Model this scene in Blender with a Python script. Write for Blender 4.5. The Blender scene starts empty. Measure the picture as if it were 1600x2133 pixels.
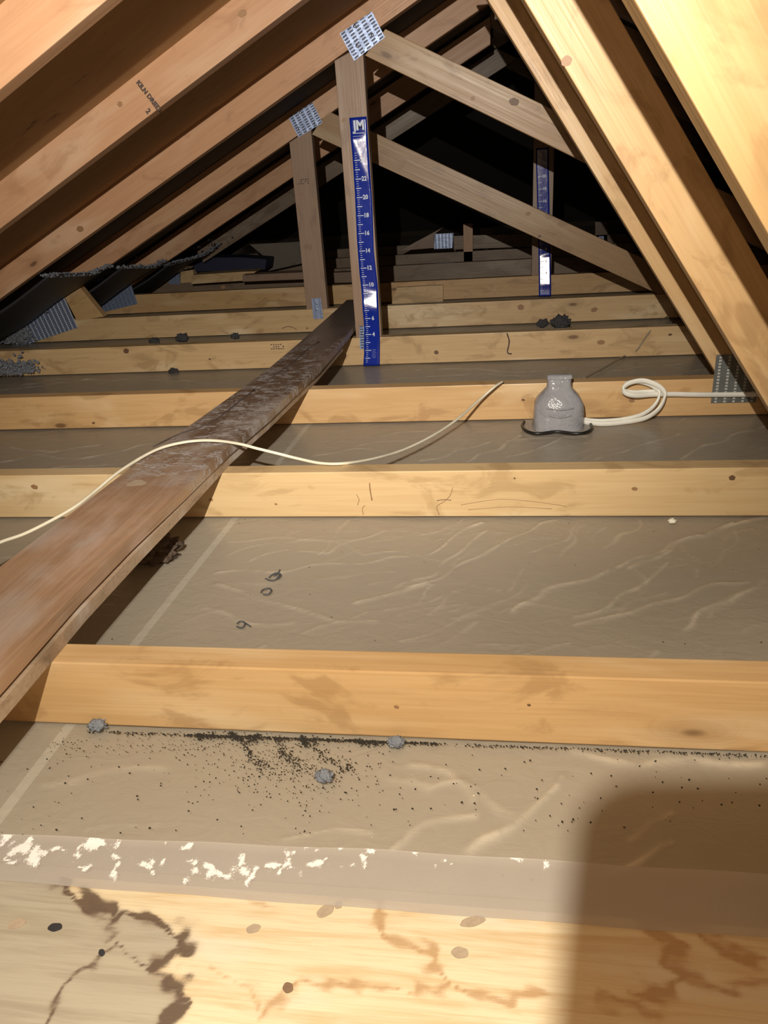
import bpy, bmesh, math, random
import numpy as np
from mathutils import Vector, Matrix, noise as mnoise
random.seed(7); rng = np.random.default_rng(7)
C = bpy.context.scene.collection
SC = bpy.context.scene

# ------------------------------------------------------------------ camera
F, PITCH, ROLL, YAW, CH = 1580.3, .424, -.070, .162, .582
fw = np.array([-math.sin(YAW)*math.cos(PITCH), math.cos(YAW)*math.cos(PITCH), -math.sin(PITCH)])
r0 = np.array([math.cos(YAW), math.sin(YAW), 0.]); u0 = np.cross(r0, fw)
rt = math.cos(ROLL)*r0 + math.sin(ROLL)*u0; up = -math.sin(ROLL)*r0 + math.cos(ROLL)*u0
cd = bpy.data.cameras.new('camera'); cam = bpy.data.objects.new('camera', cd); C.objects.link(cam)
cd.sensor_fit = 'HORIZONTAL'; cd.sensor_width = 36; cd.lens = 36*F/1600; cd.clip_start = .02; cd.clip_end = 60
m = Matrix(((rt[0], up[0], -fw[0], 0), (rt[1], up[1], -fw[1], 0), (rt[2], up[2], -fw[2], CH), (0, 0, 0, 1)))
cam.matrix_world = m; SC.camera = cam

def at(x, y, Y=None, Z=None):
    "a pixel of the photograph to a point in the attic, on the plane Y or Z"
    d = fw + rt*(x-800)/F + up*(1066.5-y)/F
    t = Y/d[1] if Y is not None else (Z-CH)/d[2]
    return np.array([0, 0, CH]) + d*t

# ------------------------------------------------------------------ light
w = bpy.data.worlds.new('world'); SC.world = w; w.use_nodes = True
w.node_tree.nodes['Background'].inputs[0].default_value = (.9, .75, .6, 1)
w.node_tree.nodes['Background'].inputs[1].default_value = .03
LP = (-.103, -.085, .828)
def spot(name, energy, ang, blend, aim, col, rad=.004, loc=LP):
    l = bpy.data.lights.new(name, 'SPOT'); l.energy = energy; l.spot_size = math.radians(ang); l.spot_blend = blend
    l.color = col; l.shadow_soft_size = rad
    o = bpy.data.objects.new(name, l); C.objects.link(o); o.location = loc
    o.rotation_euler = (Vector(aim)-Vector(loc)).to_track_quat('-Z', 'Y').to_euler(); return o
spot('headlamp_flood', 55, 150, 1.0, (-.25, .60, .0), (1, .92, .76))
spot('headlamp_beam', 135, 78, 1.0, (-.55, 3.0, .45), (1, .91, .80))
_p = np.array([0, 0, CH])+fw*.012+rt*.014
spot('phone_torch', 7.5, 150, .8, tuple(_p+fw), (1, .62, .33), .006, tuple(_p))
SC.view_settings.view_transform = 'Standard'; SC.view_settings.look = 'None'
SC.view_settings.exposure = 0.0; SC.view_settings.gamma = 1; SC.view_settings.use_curve_mapping = False

# ------------------------------------------------------------------ materials
def new_mat(name):
    m = bpy.data.materials.new(name); m.use_nodes = True
    nt = m.node_tree; b = nt.nodes['Principled BSDF']; return m, nt, b
class N:
    "tiny node helper"
    def __init__(s, nt): s.nt = nt; s.L = nt.links
    def n(s, t, **k):
        o = s.nt.nodes.new(t)
        for a, v in k.items(): setattr(o, a, v)
        return o
    def put(s, sock, v):
        if hasattr(v, 'is_linked') or isinstance(v, bpy.types.NodeSocket): s.L.new(v, sock)
        else: sock.default_value = v
    def math(s, op, a, b=0., c=0., clamp=False):
        o = s.n('ShaderNodeMath', operation=op, use_clamp=clamp)
        s.put(o.inputs[0], a); s.put(o.inputs[1], b); s.put(o.inputs[2], c); return o.outputs[0]
    def vmath(s, op, a, b=(0, 0, 0)):
        o = s.n('ShaderNodeVectorMath', operation=op); s.put(o.inputs[0], a); s.put(o.inputs[1], b); return o.outputs[0]
    def mix(s, f, a, b):
        o = s.n('ShaderNodeMix', data_type='RGBA'); s.put(o.inputs[0], f)
        for i, v in ((6, a), (7, b)):
            if isinstance(v, tuple) and len(v) == 3: v = v+(1,)
            s.put(o.inputs[i], v)
        return o.outputs[2]
    def noise(s, vec, sc, det=4, ro=.55, dist=0):
        o = s.n('ShaderNodeTexNoise'); s.put(o.inputs['Vector'], vec); o.inputs['Scale'].default_value = sc
        o.inputs['Detail'].default_value = det; o.inputs['Roughness'].default_value = ro; o.inputs['Distortion'].default_value = dist
        return o.outputs[0]
    def ramp(s, v, lo, hi):
        o = s.n('ShaderNodeMapRange', interpolation_type='SMOOTHSTEP'); s.put(o.inputs[0], v)
        o.inputs[1].default_value = lo; o.inputs[2].default_value = hi; return o.outputs[0]
    def obj(s): return s.n('ShaderNodeTexCoord').outputs['Object']
    def attr(s, name): o = s.n('ShaderNodeAttribute', attribute_name=name); return o.outputs['Fac']
    def bump(s, b, h, strength, dist):
        o = s.n('ShaderNodeBump'); s.put(o.inputs['Height'], h); o.inputs['Strength'].default_value = strength
        o.inputs['Distance'].default_value = dist; s.L.new(o.outputs[0], b.inputs['Normal'])

def wood(name, base, dark, pale, pale_amt=.5, knot=.5, rough=.42, mould=0.):
    m, nt, b = new_mat(name); k = N(nt)
    rnd = k.n('ShaderNodeObjectInfo').outputs['Random']
    off = k.n('ShaderNodeCombineXYZ'); k.put(off.inputs[0], k.math('MULTIPLY', rnd, 37.)); k.put(off.inputs[1], k.math('MULTIPLY', rnd, 11.)); k.put(off.inputs[2], k.math('MULTIPLY', rnd, 23.))
    co = k.vmath('ADD', k.obj(), off.outputs[0])
    kv = k.vmath('MULTIPLY', co, (5.0, 0., 13.))
    vo = k.n('ShaderNodeTexVoronoi'); k.put(vo.inputs['Vector'], kv); vo.inputs['Scale'].default_value = 1.
    sep = k.n('ShaderNodeSeparateColor'); nt.links.new(vo.outputs['Color'], sep.inputs[0])
    has = k.math('LESS_THAN', sep.outputs[0], knot)
    kd = vo.outputs['Distance']
    core = k.math('MULTIPLY', k.math('SUBTRACT', 1., k.ramp(kd, .05, .11)), has)
    halo = k.math('MULTIPLY', k.math('SUBTRACT', 1., k.ramp(kd, .07, .36)), has)
    # grain bends round the knots
    gv = k.vmath('MULTIPLY', co, (1.3, 26., 30.))
    cx = k.n('ShaderNodeCombineXYZ'); k.put(cx.inputs[2], k.math('MULTIPLY', halo, 1.3))
    gv = k.vmath('ADD', gv, cx.outputs[0])
    g = k.noise(gv, 1.0, 3, .6, .3)
    g2 = k.noise(k.vmath('MULTIPLY', co, (3., 160., 190.)), 1.0, 3, .6)
    ring = k.math('SINE', k.math('MULTIPLY', g, 42.))
    ring = k.math('MULTIPLY_ADD', ring, .5, .5)
    blot = k.ramp(k.noise(k.vmath('MULTIPLY', co, (2.2, 7., 9.)), 1., 3, .55, .4), .50, .72)
    fac = k.math('ADD', k.math('MULTIPLY', ring, .26), k.math('MULTIPLY', k.math('SUBTRACT', g2, .35), .7), clamp=True)
    c = k.mix(fac, base, dark)
    c = k.mix(k.math('MULTIPLY', blot, pale_amt), c, pale)
    bl2 = k.ramp(k.noise(k.vmath('MULTIPLY', co, (8., 10., 18.)), 1., 4, .6, .8), .53, .66)
    c = k.mix(k.math('MULTIPLY', bl2, pale_amt*.6), c, tuple(v*.72 for v in dark))
    c = k.mix(k.math('MULTIPLY', halo, .35), c, tuple(v*.55 for v in dark))
    c = k.mix(k.math('MULTIPLY', core, .75), c, (.10, .045, .02))
    if mould:
        mo = k.ramp(k.noise(k.vmath('MULTIPLY', co, (5., 20., 24.)), 1., 6, .7), .60, .74)
        c = k.mix(k.math('MULTIPLY', mo, mould), c, (.14, .11, .09))
    br = k.noise(co, 1.7, 1)
    hs = k.n('ShaderNodeHueSaturation'); k.put(hs.inputs['Value'], k.math('MULTIPLY_ADD', rnd, .16, .92)); k.put(hs.inputs['Color'], c)
    nt.links.new(hs.outputs[0], b.inputs['Base Color'])
    k.put(b.inputs['Roughness'], k.math('MULTIPLY_ADD', g2, .3, rough-.15))
    b.inputs['Specular IOR Level'].default_value = .45
    k.bump(b, k.math('ADD', g2, k.math('MULTIPLY', ring, .25)), .25, .0012)
    return m

W_GOLD = wood('golden_pine', (.56, .37, .18), (.45, .26, .11), (.68, .52, .32), .85, .3, mould=.12)
W_CREAM = wood('cream_pine', (.66, .49, .27), (.54, .35, .16), (.76, .63, .42), .85, .3)
W_ORANGE = wood('orange_pine', (.52, .305, .175), (.42, .225, .12), (.62, .44, .30), .6, .28)
W_PALE = wood('pale_pine', (.56, .40, .215), (.42, .27, .13), (.70, .57, .38), .9, .42, mould=.4)
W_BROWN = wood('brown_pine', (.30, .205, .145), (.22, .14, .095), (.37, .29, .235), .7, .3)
W_TAN = wood('tan_web_pine', (.36, .23, .12), (.27, .155, .075), (.44, .33, .21), .8, .4, mould=.2)
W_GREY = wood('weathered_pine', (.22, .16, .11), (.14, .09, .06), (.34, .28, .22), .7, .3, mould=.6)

def osb(name, a, b_, c_):
    m, nt, b = new_mat(name); k = N(nt); co = k.obj()
    vo = k.n('ShaderNodeTexVoronoi'); k.put(vo.inputs['Vector'], k.vmath('ADD', k.vmath('MULTIPLY', co, (14, 40, 14)), k.n('ShaderNodeTexNoise').outputs[1])); vo.inputs['Scale'].default_value = 1.
    sep = k.n('ShaderNodeSeparateColor'); nt.links.new(vo.outputs['Color'], sep.inputs[0])
    c = k.mix(k.math('MULTIPLY', sep.outputs[0], .35), a, b_)
    c = k.mix(k.ramp(k.noise(k.vmath('MULTIPLY', co, (9, 22, 9)), 1., 5, .65), .62, .74), c, c_)
    nt.links.new(c, b.inputs['Base Color']); b.inputs['Roughness'].default_value = .8
    k.bump(b, sep.outputs[1], .3, .002); return m
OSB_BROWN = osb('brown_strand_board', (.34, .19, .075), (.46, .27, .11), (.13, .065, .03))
OSB_DARK_SHADED = osb('dark_shaded_strand_board', (.045, .04, .036), (.06, .05, .045), (.03, .025, .022))  # dark grey board, with the deep attic's shade put into its colour
OSB_GREY = osb('grey_strand_board', (.16, .14, .12), (.21, .18, .15), (.11, .1, .09))

def plain(name, col, rough=.5, metal=0., bump=0., bscale=60, spec=.5):
    m, nt, b = new_mat(name); k = N(nt)
    n1 = k.noise(k.obj(), bscale, 5, .6)
    c = k.mix(n1, tuple(v*.72 for v in col), tuple(min(1, v*1.25) for v in col))
    nt.links.new(c, b.inputs['Base Color']); b.inputs['Roughness'].default_value = rough; b.inputs['Metallic'].default_value = metal
    b.inputs['Specular IOR Level'].default_value = spec
    if bump: k.bump(b, n1, 1., bump)
    return m
FLUFF = plain('grey_cellulose_fluff', (.22, .24, .28), .95, bump=.006, bscale=120)
DARKFLUFF = plain('dark_dust_fluff', (.045, .045, .05), .95, bump=.006, bscale=160)
FOAM = plain('black_foam', (.035, .034, .04), .55, bump=.001, bscale=40)
FOAMBLUE = plain('navy_foam', (.012, .016, .05), .6, bscale=20)
BLACK = plain('black_caulk', (.012, .012, .012), .4)
GRIT = plain('black_grit', (.02, .018, .015), .8)
WHITE = plain('white_cable_jacket', (.80, .80, .74), .35, bscale=15)
CREAM = plain('cream_wire_jacket', (.74, .70, .56), .4, bscale=15)
TAPE = plain('pale_seam_tape', (.85, .80, .70), .6, bscale=90)
INK = plain('faded_ink', (.07, .05, .045), .8)
PRINT = plain('white_print', (.62, .70, .90), .35, bscale=10)
STEEL = plain('nail_steel', (.55, .6, .7), .22, 1.)
PHONE = plain('black_phone_glass', (.02, .02, .022), .2)

def ruler_mat():
    m, nt, b = new_mat('glossy_blue_card'); k = N(nt)
    c = k.mix(k.noise(k.obj(), 9, 2), (.004, .018, .27), (.006, .03, .36)); nt.links.new(c, b.inputs['Base Color'])
    b.inputs['Roughness'].default_value = .2; b.inputs['Specular IOR Level'].default_value = .6
    k.bump(b, k.noise(k.obj(), 22, 3), .35, .002); return m
BLUE = ruler_mat()

def plate_mat(name, px, pz, sx, sz, hole=(.05, .06, .10), base=None):
    "galvanised truss plate: rows of punched slots in its own coordinates"
    m, nt, b = new_mat(name); k = N(nt)
    s = k.n('ShaderNodeSeparateXYZ'); nt.links.new(k.obj(), s.inputs[0])
    fx = k.math('ABSOLUTE', k.math('SUBTRACT', k.math('FRACT', k.math('DIVIDE', s.outputs[0], px)), .5))
    fz = k.math('ABSOLUTE', k.math('SUBTRACT', k.math('FRACT', k.math('DIVIDE', s.outputs[2], pz)), .5))
    slot = k.math('MULTIPLY', k.math('LESS_THAN', fx, sx), k.math('LESS_THAN', fz, sz))
    pa, pb = ((.24, .32, .52), (.46, .56, .80)) if 'dull' not in name else ((.20, .22, .22), (.34, .36, .35))
    c = k.mix(k.noise(k.obj(), 60, 4), pa, pb)
    c = k.mix(k.math('MULTIPLY', slot, .9), c, hole); nt.links.new(c, b.inputs['Base Color'])
    k.put(b.inputs['Metallic'], k.math('MULTIPLY_ADD', slot, -.7, .75)); b.inputs['Roughness'].default_value = .42
    k.bump(b, k.math('ADD', k.math('MULTIPLY', slot, -1.), k.noise(k.obj(), 40, 3)), .6, .002); return m
PLATE = plate_mat('slotted_galvanised_plate', .021, .0085, .30, .27)
PLATE_D = plate_mat('dotted_galvanised_plate', .020, .0075, .14, .30, (.75, .82, .9))
PLATE_C = plate_mat('dull_galvanised_plate', .020, .0075, .14, .30, (.5, .52, .5))
PLATE_F = plate_mat('ribbed_galvanised_plate', .022, .012, .12, .42, (.2, .25, .38))

# ------------------------------------------------------------------ object helpers
def tag(o, label=None, cat=None, group=None, kind=None):
    if label: o['label'] = label
    if cat: o['category'] = cat
    if group: o['group'] = group
    if kind: o['kind'] = kind
    return o
def empty(name, loc, label=None, cat=None, group=None):
    o = bpy.data.objects.new(name, None); C.objects.link(o); o.location = loc; o.empty_display_size = .05
    return tag(o, label, cat, group)
def link(name, me, mat, parent=None, mw=None):
    o = bpy.data.objects.new(name, me); C.objects.link(o)
    if mat and not me.materials: me.materials.append(mat)
    if mw is None: mw = Matrix.Identity(4)
    if parent:
        o.parent = parent
        pm = Matrix.Translation(parent.location) @ parent.rotation_euler.to_matrix().to_4x4()
        if parent.parent: pm = WM[parent.name] if parent.name in WM else pm
        o.matrix_local = pm.inverted() @ mw
    else: o.matrix_local = mw
    WM[o.name] = mw
    return o
WM = {}
def bm_mesh(bm, name, smooth=False):
    bmesh.ops.recalc_face_normals(bm, faces=bm.faces)
    me = bpy.data.meshes.new(name); bm.to_mesh(me); bm.free()
    if smooth: me.polygons.foreach_set('use_smooth', [True]*len(me.polygons))
    return me
def slab(name, pts, Y, th, mat, parent=None, ang=None, bev=.0018, smooth=False):
    """a piece of timber or plate lying in a truss plane: outline pts (x,z) at the front face Y, thickness th;
    its own x axis runs along the grain"""
    p0 = np.array(pts[0], float)
    if ang is None:
        d = np.array(pts[1], float)-p0; ang = math.atan2(d[1], d[0])
    ca, sa = math.cos(ang), math.sin(ang)
    bm = bmesh.new(); vs = []
    for (x, z) in pts:
        dx, dz = x-p0[0], z-p0[1]
        vs.append(bm.verts.new((dx*ca+dz*sa, 0, -dx*sa+dz*ca)))
    f = bm.faces.new(vs); g = bmesh.ops.extrude_face_region(bm, geom=[f])
    bmesh.ops.translate(bm, vec=(0, th, 0), verts=[v for v in g['geom'] if isinstance(v, bmesh.types.BMVert)])
    bmesh.ops.recalc_face_normals(bm, faces=bm.faces)
    if bev: bmesh.ops.bevel(bm, geom=list(bm.edges), offset=bev, segments=2, affect='EDGES', profile=.6)
    me = bm_mesh(bm, name)
    R = Matrix(((ca, 0, -sa, p0[0]), (0, 1, 0, Y), (sa, 0, ca, p0[1]), (0, 0, 0, 1)))
    return link(name, me, mat, parent, R)
def strip(a, b, wd):
    "outline of a straight board from a to b, its width wd to the left of the direction"
    a = np.array(a, float); b = np.array(b, float); d = (b-a)/np.linalg.norm(b-a); n = np.array([-d[1], d[0]])
    return [tuple(a), tuple(b), tuple(b+n*wd), tuple(a+n*wd)]
def tube(name, pts, rad, mat, parent=None, flat=1., seg=10, res=6):
    "a cable along pts (smoothed), as mesh"
    P = [Vector(p) for p in pts]; Q = []
    for i in range(len(P)-1):
        p0 = P[max(i-1, 0)]; p1 = P[i]; p2 = P[i+1]; p3 = P[min(i+2, len(P)-1)]
        for j in range(res):
            t = j/res; Q.append(.5*((2*p1)+(p2-p0)*t+(2*p0-5*p1+4*p2-p3)*t*t+(3*p1-p0-3*p2+p3)*t**3))
    Q.append(P[-1]); V = []; Fc = []
    for i, q in enumerate(Q):
        t = (Q[min(i+1, len(Q)-1)]-Q[max(i-1, 0)]).normalized()
        s = t.cross(Vector((0, -.35, 1))).normalized(); n = s.cross(t).normalized()
        for k in range(seg):
            a = 2*math.pi*k/seg; V.append(q+s*rad*flat*math.cos(a)+n*rad*math.sin(a))
        if i:
            o = (i-1)*seg
            for k in range(seg): Fc.append((o+k, o+(k+1) % seg, o+seg+(k+1) % seg, o+seg+k))
    Fc.append(tuple(range(seg))[::-1]); Fc.append(tuple(range(len(V)-seg, len(V))))
    me = bpy.data.meshes.new(name); me.from_pydata([tuple(v) for v in V], [], Fc)
    me.polygons.foreach_set('use_smooth', [True]*len(me.polygons)); return link(name, me, mat, parent)
def clump(name, loc, size, mat, label=None, cat='lint clump', group=None, sub=4, amp=.5, freq=3.2, parent=None, flat=True):
    bm = bmesh.new(); bmesh.ops.create_icosphere(bm, subdivisions=sub, radius=1.)
    off = Vector((random.random()*50, random.random()*50, 3))
    for v in bm.verts:
        p = v.co.copy(); d = mnoise.fractal(p*freq+off, 1., 2., 4)
        r = 1+amp*d+.25*mnoise.noise(p*9+off)
        v.co = p*max(.25, r)
        if flat and v.co.z < -.5: v.co.z = -.5
        v.co = Vector((v.co.x*size[0], v.co.y*size[1], v.co.z*size[2]))
    me = bm_mesh(bm, name, True)
    o = link(name, me, mat, parent, Matrix.Translation(loc))
    if label: tag(o, label, cat, group)
    return o

# ------------------------------------------------------------------ depths of the trusses
YT = dict(A=.664, B=1.252, C=1.819, D=2.434, E=3.032, F=3.690, G=4.30, H=4.91, I=5.52)
TH, WD = .038, .089
COS = math.cos(math.atan(.5))
CC = dict(A=1.112, B=1.112, C=1.105, D=1.095, E=1.072, F=1.032, G=1.03, H=1.03, I=1.03)   # lower edge of the left top chord: z = x/2 + c
RIDGE = -.02

def sheath(name, pts, th, mat, kind='structure'):
    "roof board: four corners of the underside, thickness up"
    n = (Vector(pts[1])-Vector(pts[0])).cross(Vector(pts[3])-Vector(pts[0])).normalized()
    if n.z < 0: n = -n
    bm = bmesh.new(); a = [bm.verts.new(Vector(p)) for p in pts]; b = [bm.verts.new(Vector(p)+n*th) for p in pts]
    bm.faces.new(a); bm.faces.new(b[::-1])
    for i in range(4): bm.faces.new((a[i], a[(i+1) % 4], b[(i+1) % 4], b[i]))
    return tag(link(name, bm_mesh(bm, name), mat), kind=kind)
# left roof slope in sheets, right slope, hip slope at the far end
def zl(x, y):
    c = 1.112+(y-.664)*(-.020) if y < 2.6 else 1.073+(y-2.6)*(-.03); return .5*x+max(c, 1.0)+WD/COS+.004
ys = [-1.6, -.0, 1.22+.05, 2.45, 3.70, 4.95, 6.4]
for i in range(len(ys)-1):
    a, b = ys[i]+.001, ys[i+1]-.002
    xl, xr = -2.6, RIDGE+.01
    sheath('roof_left', [(xl, a, zl(xl, a)), (xr, a, zl(xr, a)), (xr, b, zl(xr, b)), (xl, b, zl(xl, b))], .012, OSB_BROWN if i < 3 else OSB_DARK_SHADED)  # sheets behind the fourth truss use the board with shade in its colour
RZ = zl(RIDGE, 1.5)
def zr(x): return RZ-.5*(x-RIDGE)
for i in range(len(ys)-1):
    a, b = ys[i]+.001, ys[i+1]-.002
    sheath('roof_right', [(RIDGE, a, zr(RIDGE)), (2.4, a, zr(2.4)), (2.4, b, zr(2.4)), (RIDGE, b, zr(RIDGE))], .012, OSB_BROWN if i < 1 else OSB_DARK_SHADED)  # darker sheets carry the web shadows and attic darkness in their colour
sheath('roof_far', [(-2.6, 8.2, -.05), (2.4, 8.2, -.05), (2.4, 5.9, 1.3), (-2.6, 5.9, 1.3)], .012, OSB_DARK_SHADED)
sheath('wall_back', [(-2.6, -1.6, -.02), (2.4, -1.6, -.02), (2.4, -1.59, 1.4), (-2.6, -1.59, 1.4)], .012, OSB_BROWN)

# ------------------------------------------------------------------ ceiling boards below (the attic floor), plastic sheet over them
m, nt, b = new_mat('brown_ceiling_paper'); k = N(nt)
c = k.mix(k.noise(k.obj(), 2.2, 4), (.41, .345, .255), (.50, .425, .315)); c = k.mix(k.math('MULTIPLY', k.noise(k.obj(), 90, 3), .25), c, (.22, .17, .12))
nt.links.new(c, b.inputs['Base Color']); b.inputs['Roughness'].default_value = .8; PAPER = m
bm = bmesh.new(); bmesh.ops.create_cube(bm, size=1.)
for v in bm.verts: v.co = Vector((v.co.x*5.2-.1, (v.co.y+.5)*7.9+.28, v.co.z*.012-.018))
tag(link('floor', bm_mesh(bm, 'floor'), PAPER), kind='structure')

def seg_dist(X, Yy, pl):
    "distance of every grid point to a polyline"
    d = np.full(X.shape, 9.)
    for (a, b_) in zip(pl[:-1], pl[1:]):
        ax, ay = a; bx, by = b_; L2 = (bx-ax)**2+(by-ay)**2+1e-12
        t = np.clip(((X-ax)*(bx-ax)+(Yy-ay)*(by-ay))/L2, 0, 1)
        d = np.minimum(d, np.hypot(X-ax-t*(bx-ax), Yy-ay-t*(by-ay)))
    return d
def gpl(pts, Z=0.): return [tuple(at(x, y, Z=Z)[:2]) for x, y in pts]
# folds of the sheet: (points, height mm, half width mm)
folds = [
 ([(455,1187),(560,1187),(640,1178),(760,1165),(850,1160)],3,3),([(455,1212),(560,1245),(640,1275),(700,1290),(790,1292)],3.5,4),
 ([(430,1262),(520,1290),(600,1296)],2,5),([(740,1250),(850,1225),(960,1180),(1060,1120),(1160,1080)],4,4),
 ([(830,1222),(900,1190),(950,1150),(1010,1105)],2.5,4),([(900,1150),(950,1115),(1000,1085)],3,4),
 ([(1080,1265),(1130,1230),(1200,1210),(1300,1175),(1400,1130),(1530,1085)],4,5),([(1200,1280),(1290,1250),(1350,1200),(1390,1170)],3,4),
 ([(1200,1295),(1350,1262),(1420,1235),(1500,1215),(1560,1205)],3,4),([(1420,1300),(1480,1265),(1600,1205)],4,6),
 ([(1320,1180),(1450,1110),(1590,1075)],3,6),([(700,1125),(760,1150),(850,1150),(920,1165)],2,3),
 ([(480,1125),(600,1118),(700,1128),(800,1105)],2,4),([(520,1165),(600,1140),(680,1150),(740,1120)],2,3),([(470,1150),(560,1130),(650,1120)],2,3),
 ([(880,1110),(930,1095),(960,1078)],2,3),([(560,1105),(760,1103),(1100,1108),(1200,1108)],1.2,1.5),([(860,1200),(900,1215),(870,1250)],1.5,3),
 ([(1110,1150),(1180,1120),(1210,1085)],2,4),([(1260,1140),(1320,1100),(1330,1078)],2,4),([(960,1285),(1060,1240),(1100,1215)],1.5,4),
 ([(1050,1365),(1130,1352),(1180,1337)],2,3),([(1480,1180),(1530,1130),(1540,1100)],1.5,3),
 # nearest bay
 ([(980,1775),(1050,1720),(1110,1670),(1180,1620)],4,7),([(820,1750),(900,1715),(1000,1690)],2.5,6),([(1285,1820),(1330,1780),(1360,1760),(1390,1755)],3,3),
 ([(1310,1745),(1350,1700),(1400,1690)],2,3),([(600,1750),(690,1725),(765,1720)],2.5,3),([(180,1735),(230,1712),(330,1700)],1.5,3),
 ([(80,1625),(200,1610),(340,1590)],1.5,8),([(850,1590),(930,1610),(980,1660)],2,7),([(1170,1560),(1330,1580),(1600,1590)],3,9),
 ([(800,1600),(900,1640),(960,1630),(1070,1690)],2,6),
 # behind the second chord
 ([(970,960),(1040,930),(1080,905)],5,5),([(1060,950),(1140,925),(1180,905)],4,5),([(1040,915),(1100,912),(1230,905)],3,4),([(1420,950),(1500,915),(1600,880)],3,6),
 ([(880,960),(960,935),(1020,920)],3,5),([(740,925),(830,915),(900,920)],2,5),([(0,960),(80,945),(150,955),(240,940),(320,920)],4,6),
 ([(20,930),(100,940),(200,925)],3,6),([(60,975),(160,968),(260,962)],3,5),([(650,950),(740,930),(800,940)],2.5,5),([(1240,955),(1340,925),(1420,900)],2,6),
 ([(0,1160),(60,1150),(130,1128)],3,6),([(790,905),(850,895),(960,900)],2,5),
 # behind the third chord
 ([(780,790),(900,782),(1000,775),(1100,785)],4,7),([(860,770),(960,765),(1080,775),(1200,765)],4,7),([(1240,775),(1340,762),(1440,755)],3,6),([(200,795),(300,788),(420,795)],4,7),
 ([(0,810),(90,800),(180,790)],5,8),([(40,800),(120,788),(220,790)],5,8),([(1400,785),(1450,770),(1490,765)],3,6)]
folds = [(gpl(p), h*.001, w_*.001) for p, h, w_ in folds]
for _ in range(150):      # small random creases
    x0 = rng.uniform(-.45, .75); y0 = rng.uniform(.72, 1.2) if rng.random() < .6 else rng.uniform(1.32, 1.78)
    a = rng.uniform(-.1, 1.1); L = rng.uniform(.03, .14); pts = [(x0, y0)]
    for _k in range(3):
        a += rng.uniform(-.45, .45); x0 += math.cos(a)*L/3; y0 += math.sin(a)*L/3; pts.append((x0, y0))
    folds.append((pts, rng.uniform(.0006, .0016), rng.uniform(.002, .004)))
def sheet_part(x0, x1, y0, y1, step):
    nx = int((x1-x0)/step)+2; ny = int((y1-y0)/step)+2
    X, Yy = np.meshgrid(np.linspace(x0, x1, nx), np.linspace(y0, y1, ny)); X = X.astype(float)
    jx = .004*np.sin(Yy*61+X*23)+.003*np.sin(X*97-Yy*41); jy = .004*np.sin(X*53+1)+.003*np.sin(Yy*83+X*31)
    Z = np.full(X.shape, -.0035)+.0012*np.sin(X*9+Yy*7)*np.sin(Yy*13-X*4)+.0007*np.sin(X*31+Yy*17)
    CR = np.zeros(X.shape)
    for pl, h, hw in folds:
        px = [p[0] for p in pl]; py = [p[1] for p in pl]
        mk = (X > min(px)-.06) & (X < max(px)+.06) & (Yy > min(py)-.06) & (Yy < max(py)+.06)
        if not mk.any(): continue
        d = seg_dist((X+jx)[mk], (Yy+jy)[mk], pl)
        g = np.exp(-(d/(hw*.75))**2)*(.75+.25*np.sin(X[mk]*57+Yy[mk]*39)); Z[mk] += h*g*.7; CR[mk] = np.maximum(CR[mk], g*min(1, h/.003))
    fade = np.clip(np.minimum(Yy-y0, y1-Yy)/.012, 0, 1); Z = -.0035+(Z+.0035)*fade
    return X, Yy, Z, CR
V = []; Fq = []; AT = []
def add_grid(X, Yy, Z, A):
    ny, nx = X.shape; o = sum(len(v) for v in V)
    V.append(np.stack([X.ravel(), Yy.ravel(), Z.ravel()], 1)); AT.append(A.ravel())
    i = np.arange(ny*nx).reshape(ny, nx)+o
    Fq.append(np.stack([i[:-1, :-1].ravel(), i[:-1, 1:].ravel(), i[1:, 1:].ravel(), i[1:, :-1].ravel()], 1))
for args in [(-.85, .75, .47, .70, .0035), (-1.15, 1.15, .70, 1.288, .0045), (-1.5, 1.6, 1.288, 1.856, .006), (-2.3, 1.9, 1.856, 2.47, .010), (-2.4, 2.2, 2.47, 3.07, .02), (-2.4, 2.2, 3.07, 7.5, .05)]:
    add_grid(*sheet_part(*args))
me = bpy.data.meshes.new('plastic_sheet'); vv = np.concatenate(V); ff = np.concatenate(Fq)
me.from_pydata(vv.tolist(), [], ff.tolist()); me.polygons.foreach_set('use_smooth', [True]*len(me.polygons))
a_ = me.attributes.new('crease', 'FLOAT', 'POINT'); a_.data.foreach_set('value', np.concatenate(AT).astype(np.float32))
m, nt, b = new_mat('clear_polythene'); k = N(nt)
cr = k.math('MULTIPLY', k.attr('crease'), k.ramp(k.noise(k.obj(), 24, 3), .25, .55))
c = k.mix(k.noise(k.obj(), 3, 3), (.43, .392, .33), (.52, .472, .39)); c = k.mix(k.math('MULTIPLY', cr, .6), c, (.74, .67, .54))
sp = k.n('ShaderNodeTexVoronoi'); k.put(sp.inputs['Vector'], k.obj()); sp.inputs['Scale'].default_value = 42.
se = k.n('ShaderNodeSeparateColor'); nt.links.new(sp.outputs['Color'], se.inputs[0])
speck = k.math('MULTIPLY', k.math('LESS_THAN', sp.outputs['Distance'], .055), k.math('LESS_THAN', se.outputs[0], .28))
c = k.mix(speck, c, (.05, .04, .03))
sp2 = k.math('MULTIPLY', k.math('LESS_THAN', sp.outputs['Distance'], .04), k.math('GREATER_THAN', se.outputs[0], .94)); c = k.mix(sp2, c, (.95, .9, .8))
nt.links.new(c, b.inputs['Base Color']); b.inputs['Roughness'].default_value = .2; b.inputs['Specular IOR Level'].default_value = .5
k.put(b.inputs['Alpha'], k.math('MAXIMUM', k.math('MULTIPLY_ADD', cr, .3, .55), speck))
k.bump(b, k.noise(k.vmath('MULTIPLY', k.obj(), (1, 1.6, 1)), 26, 5, .6, 1.0), .32, .006)
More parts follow.
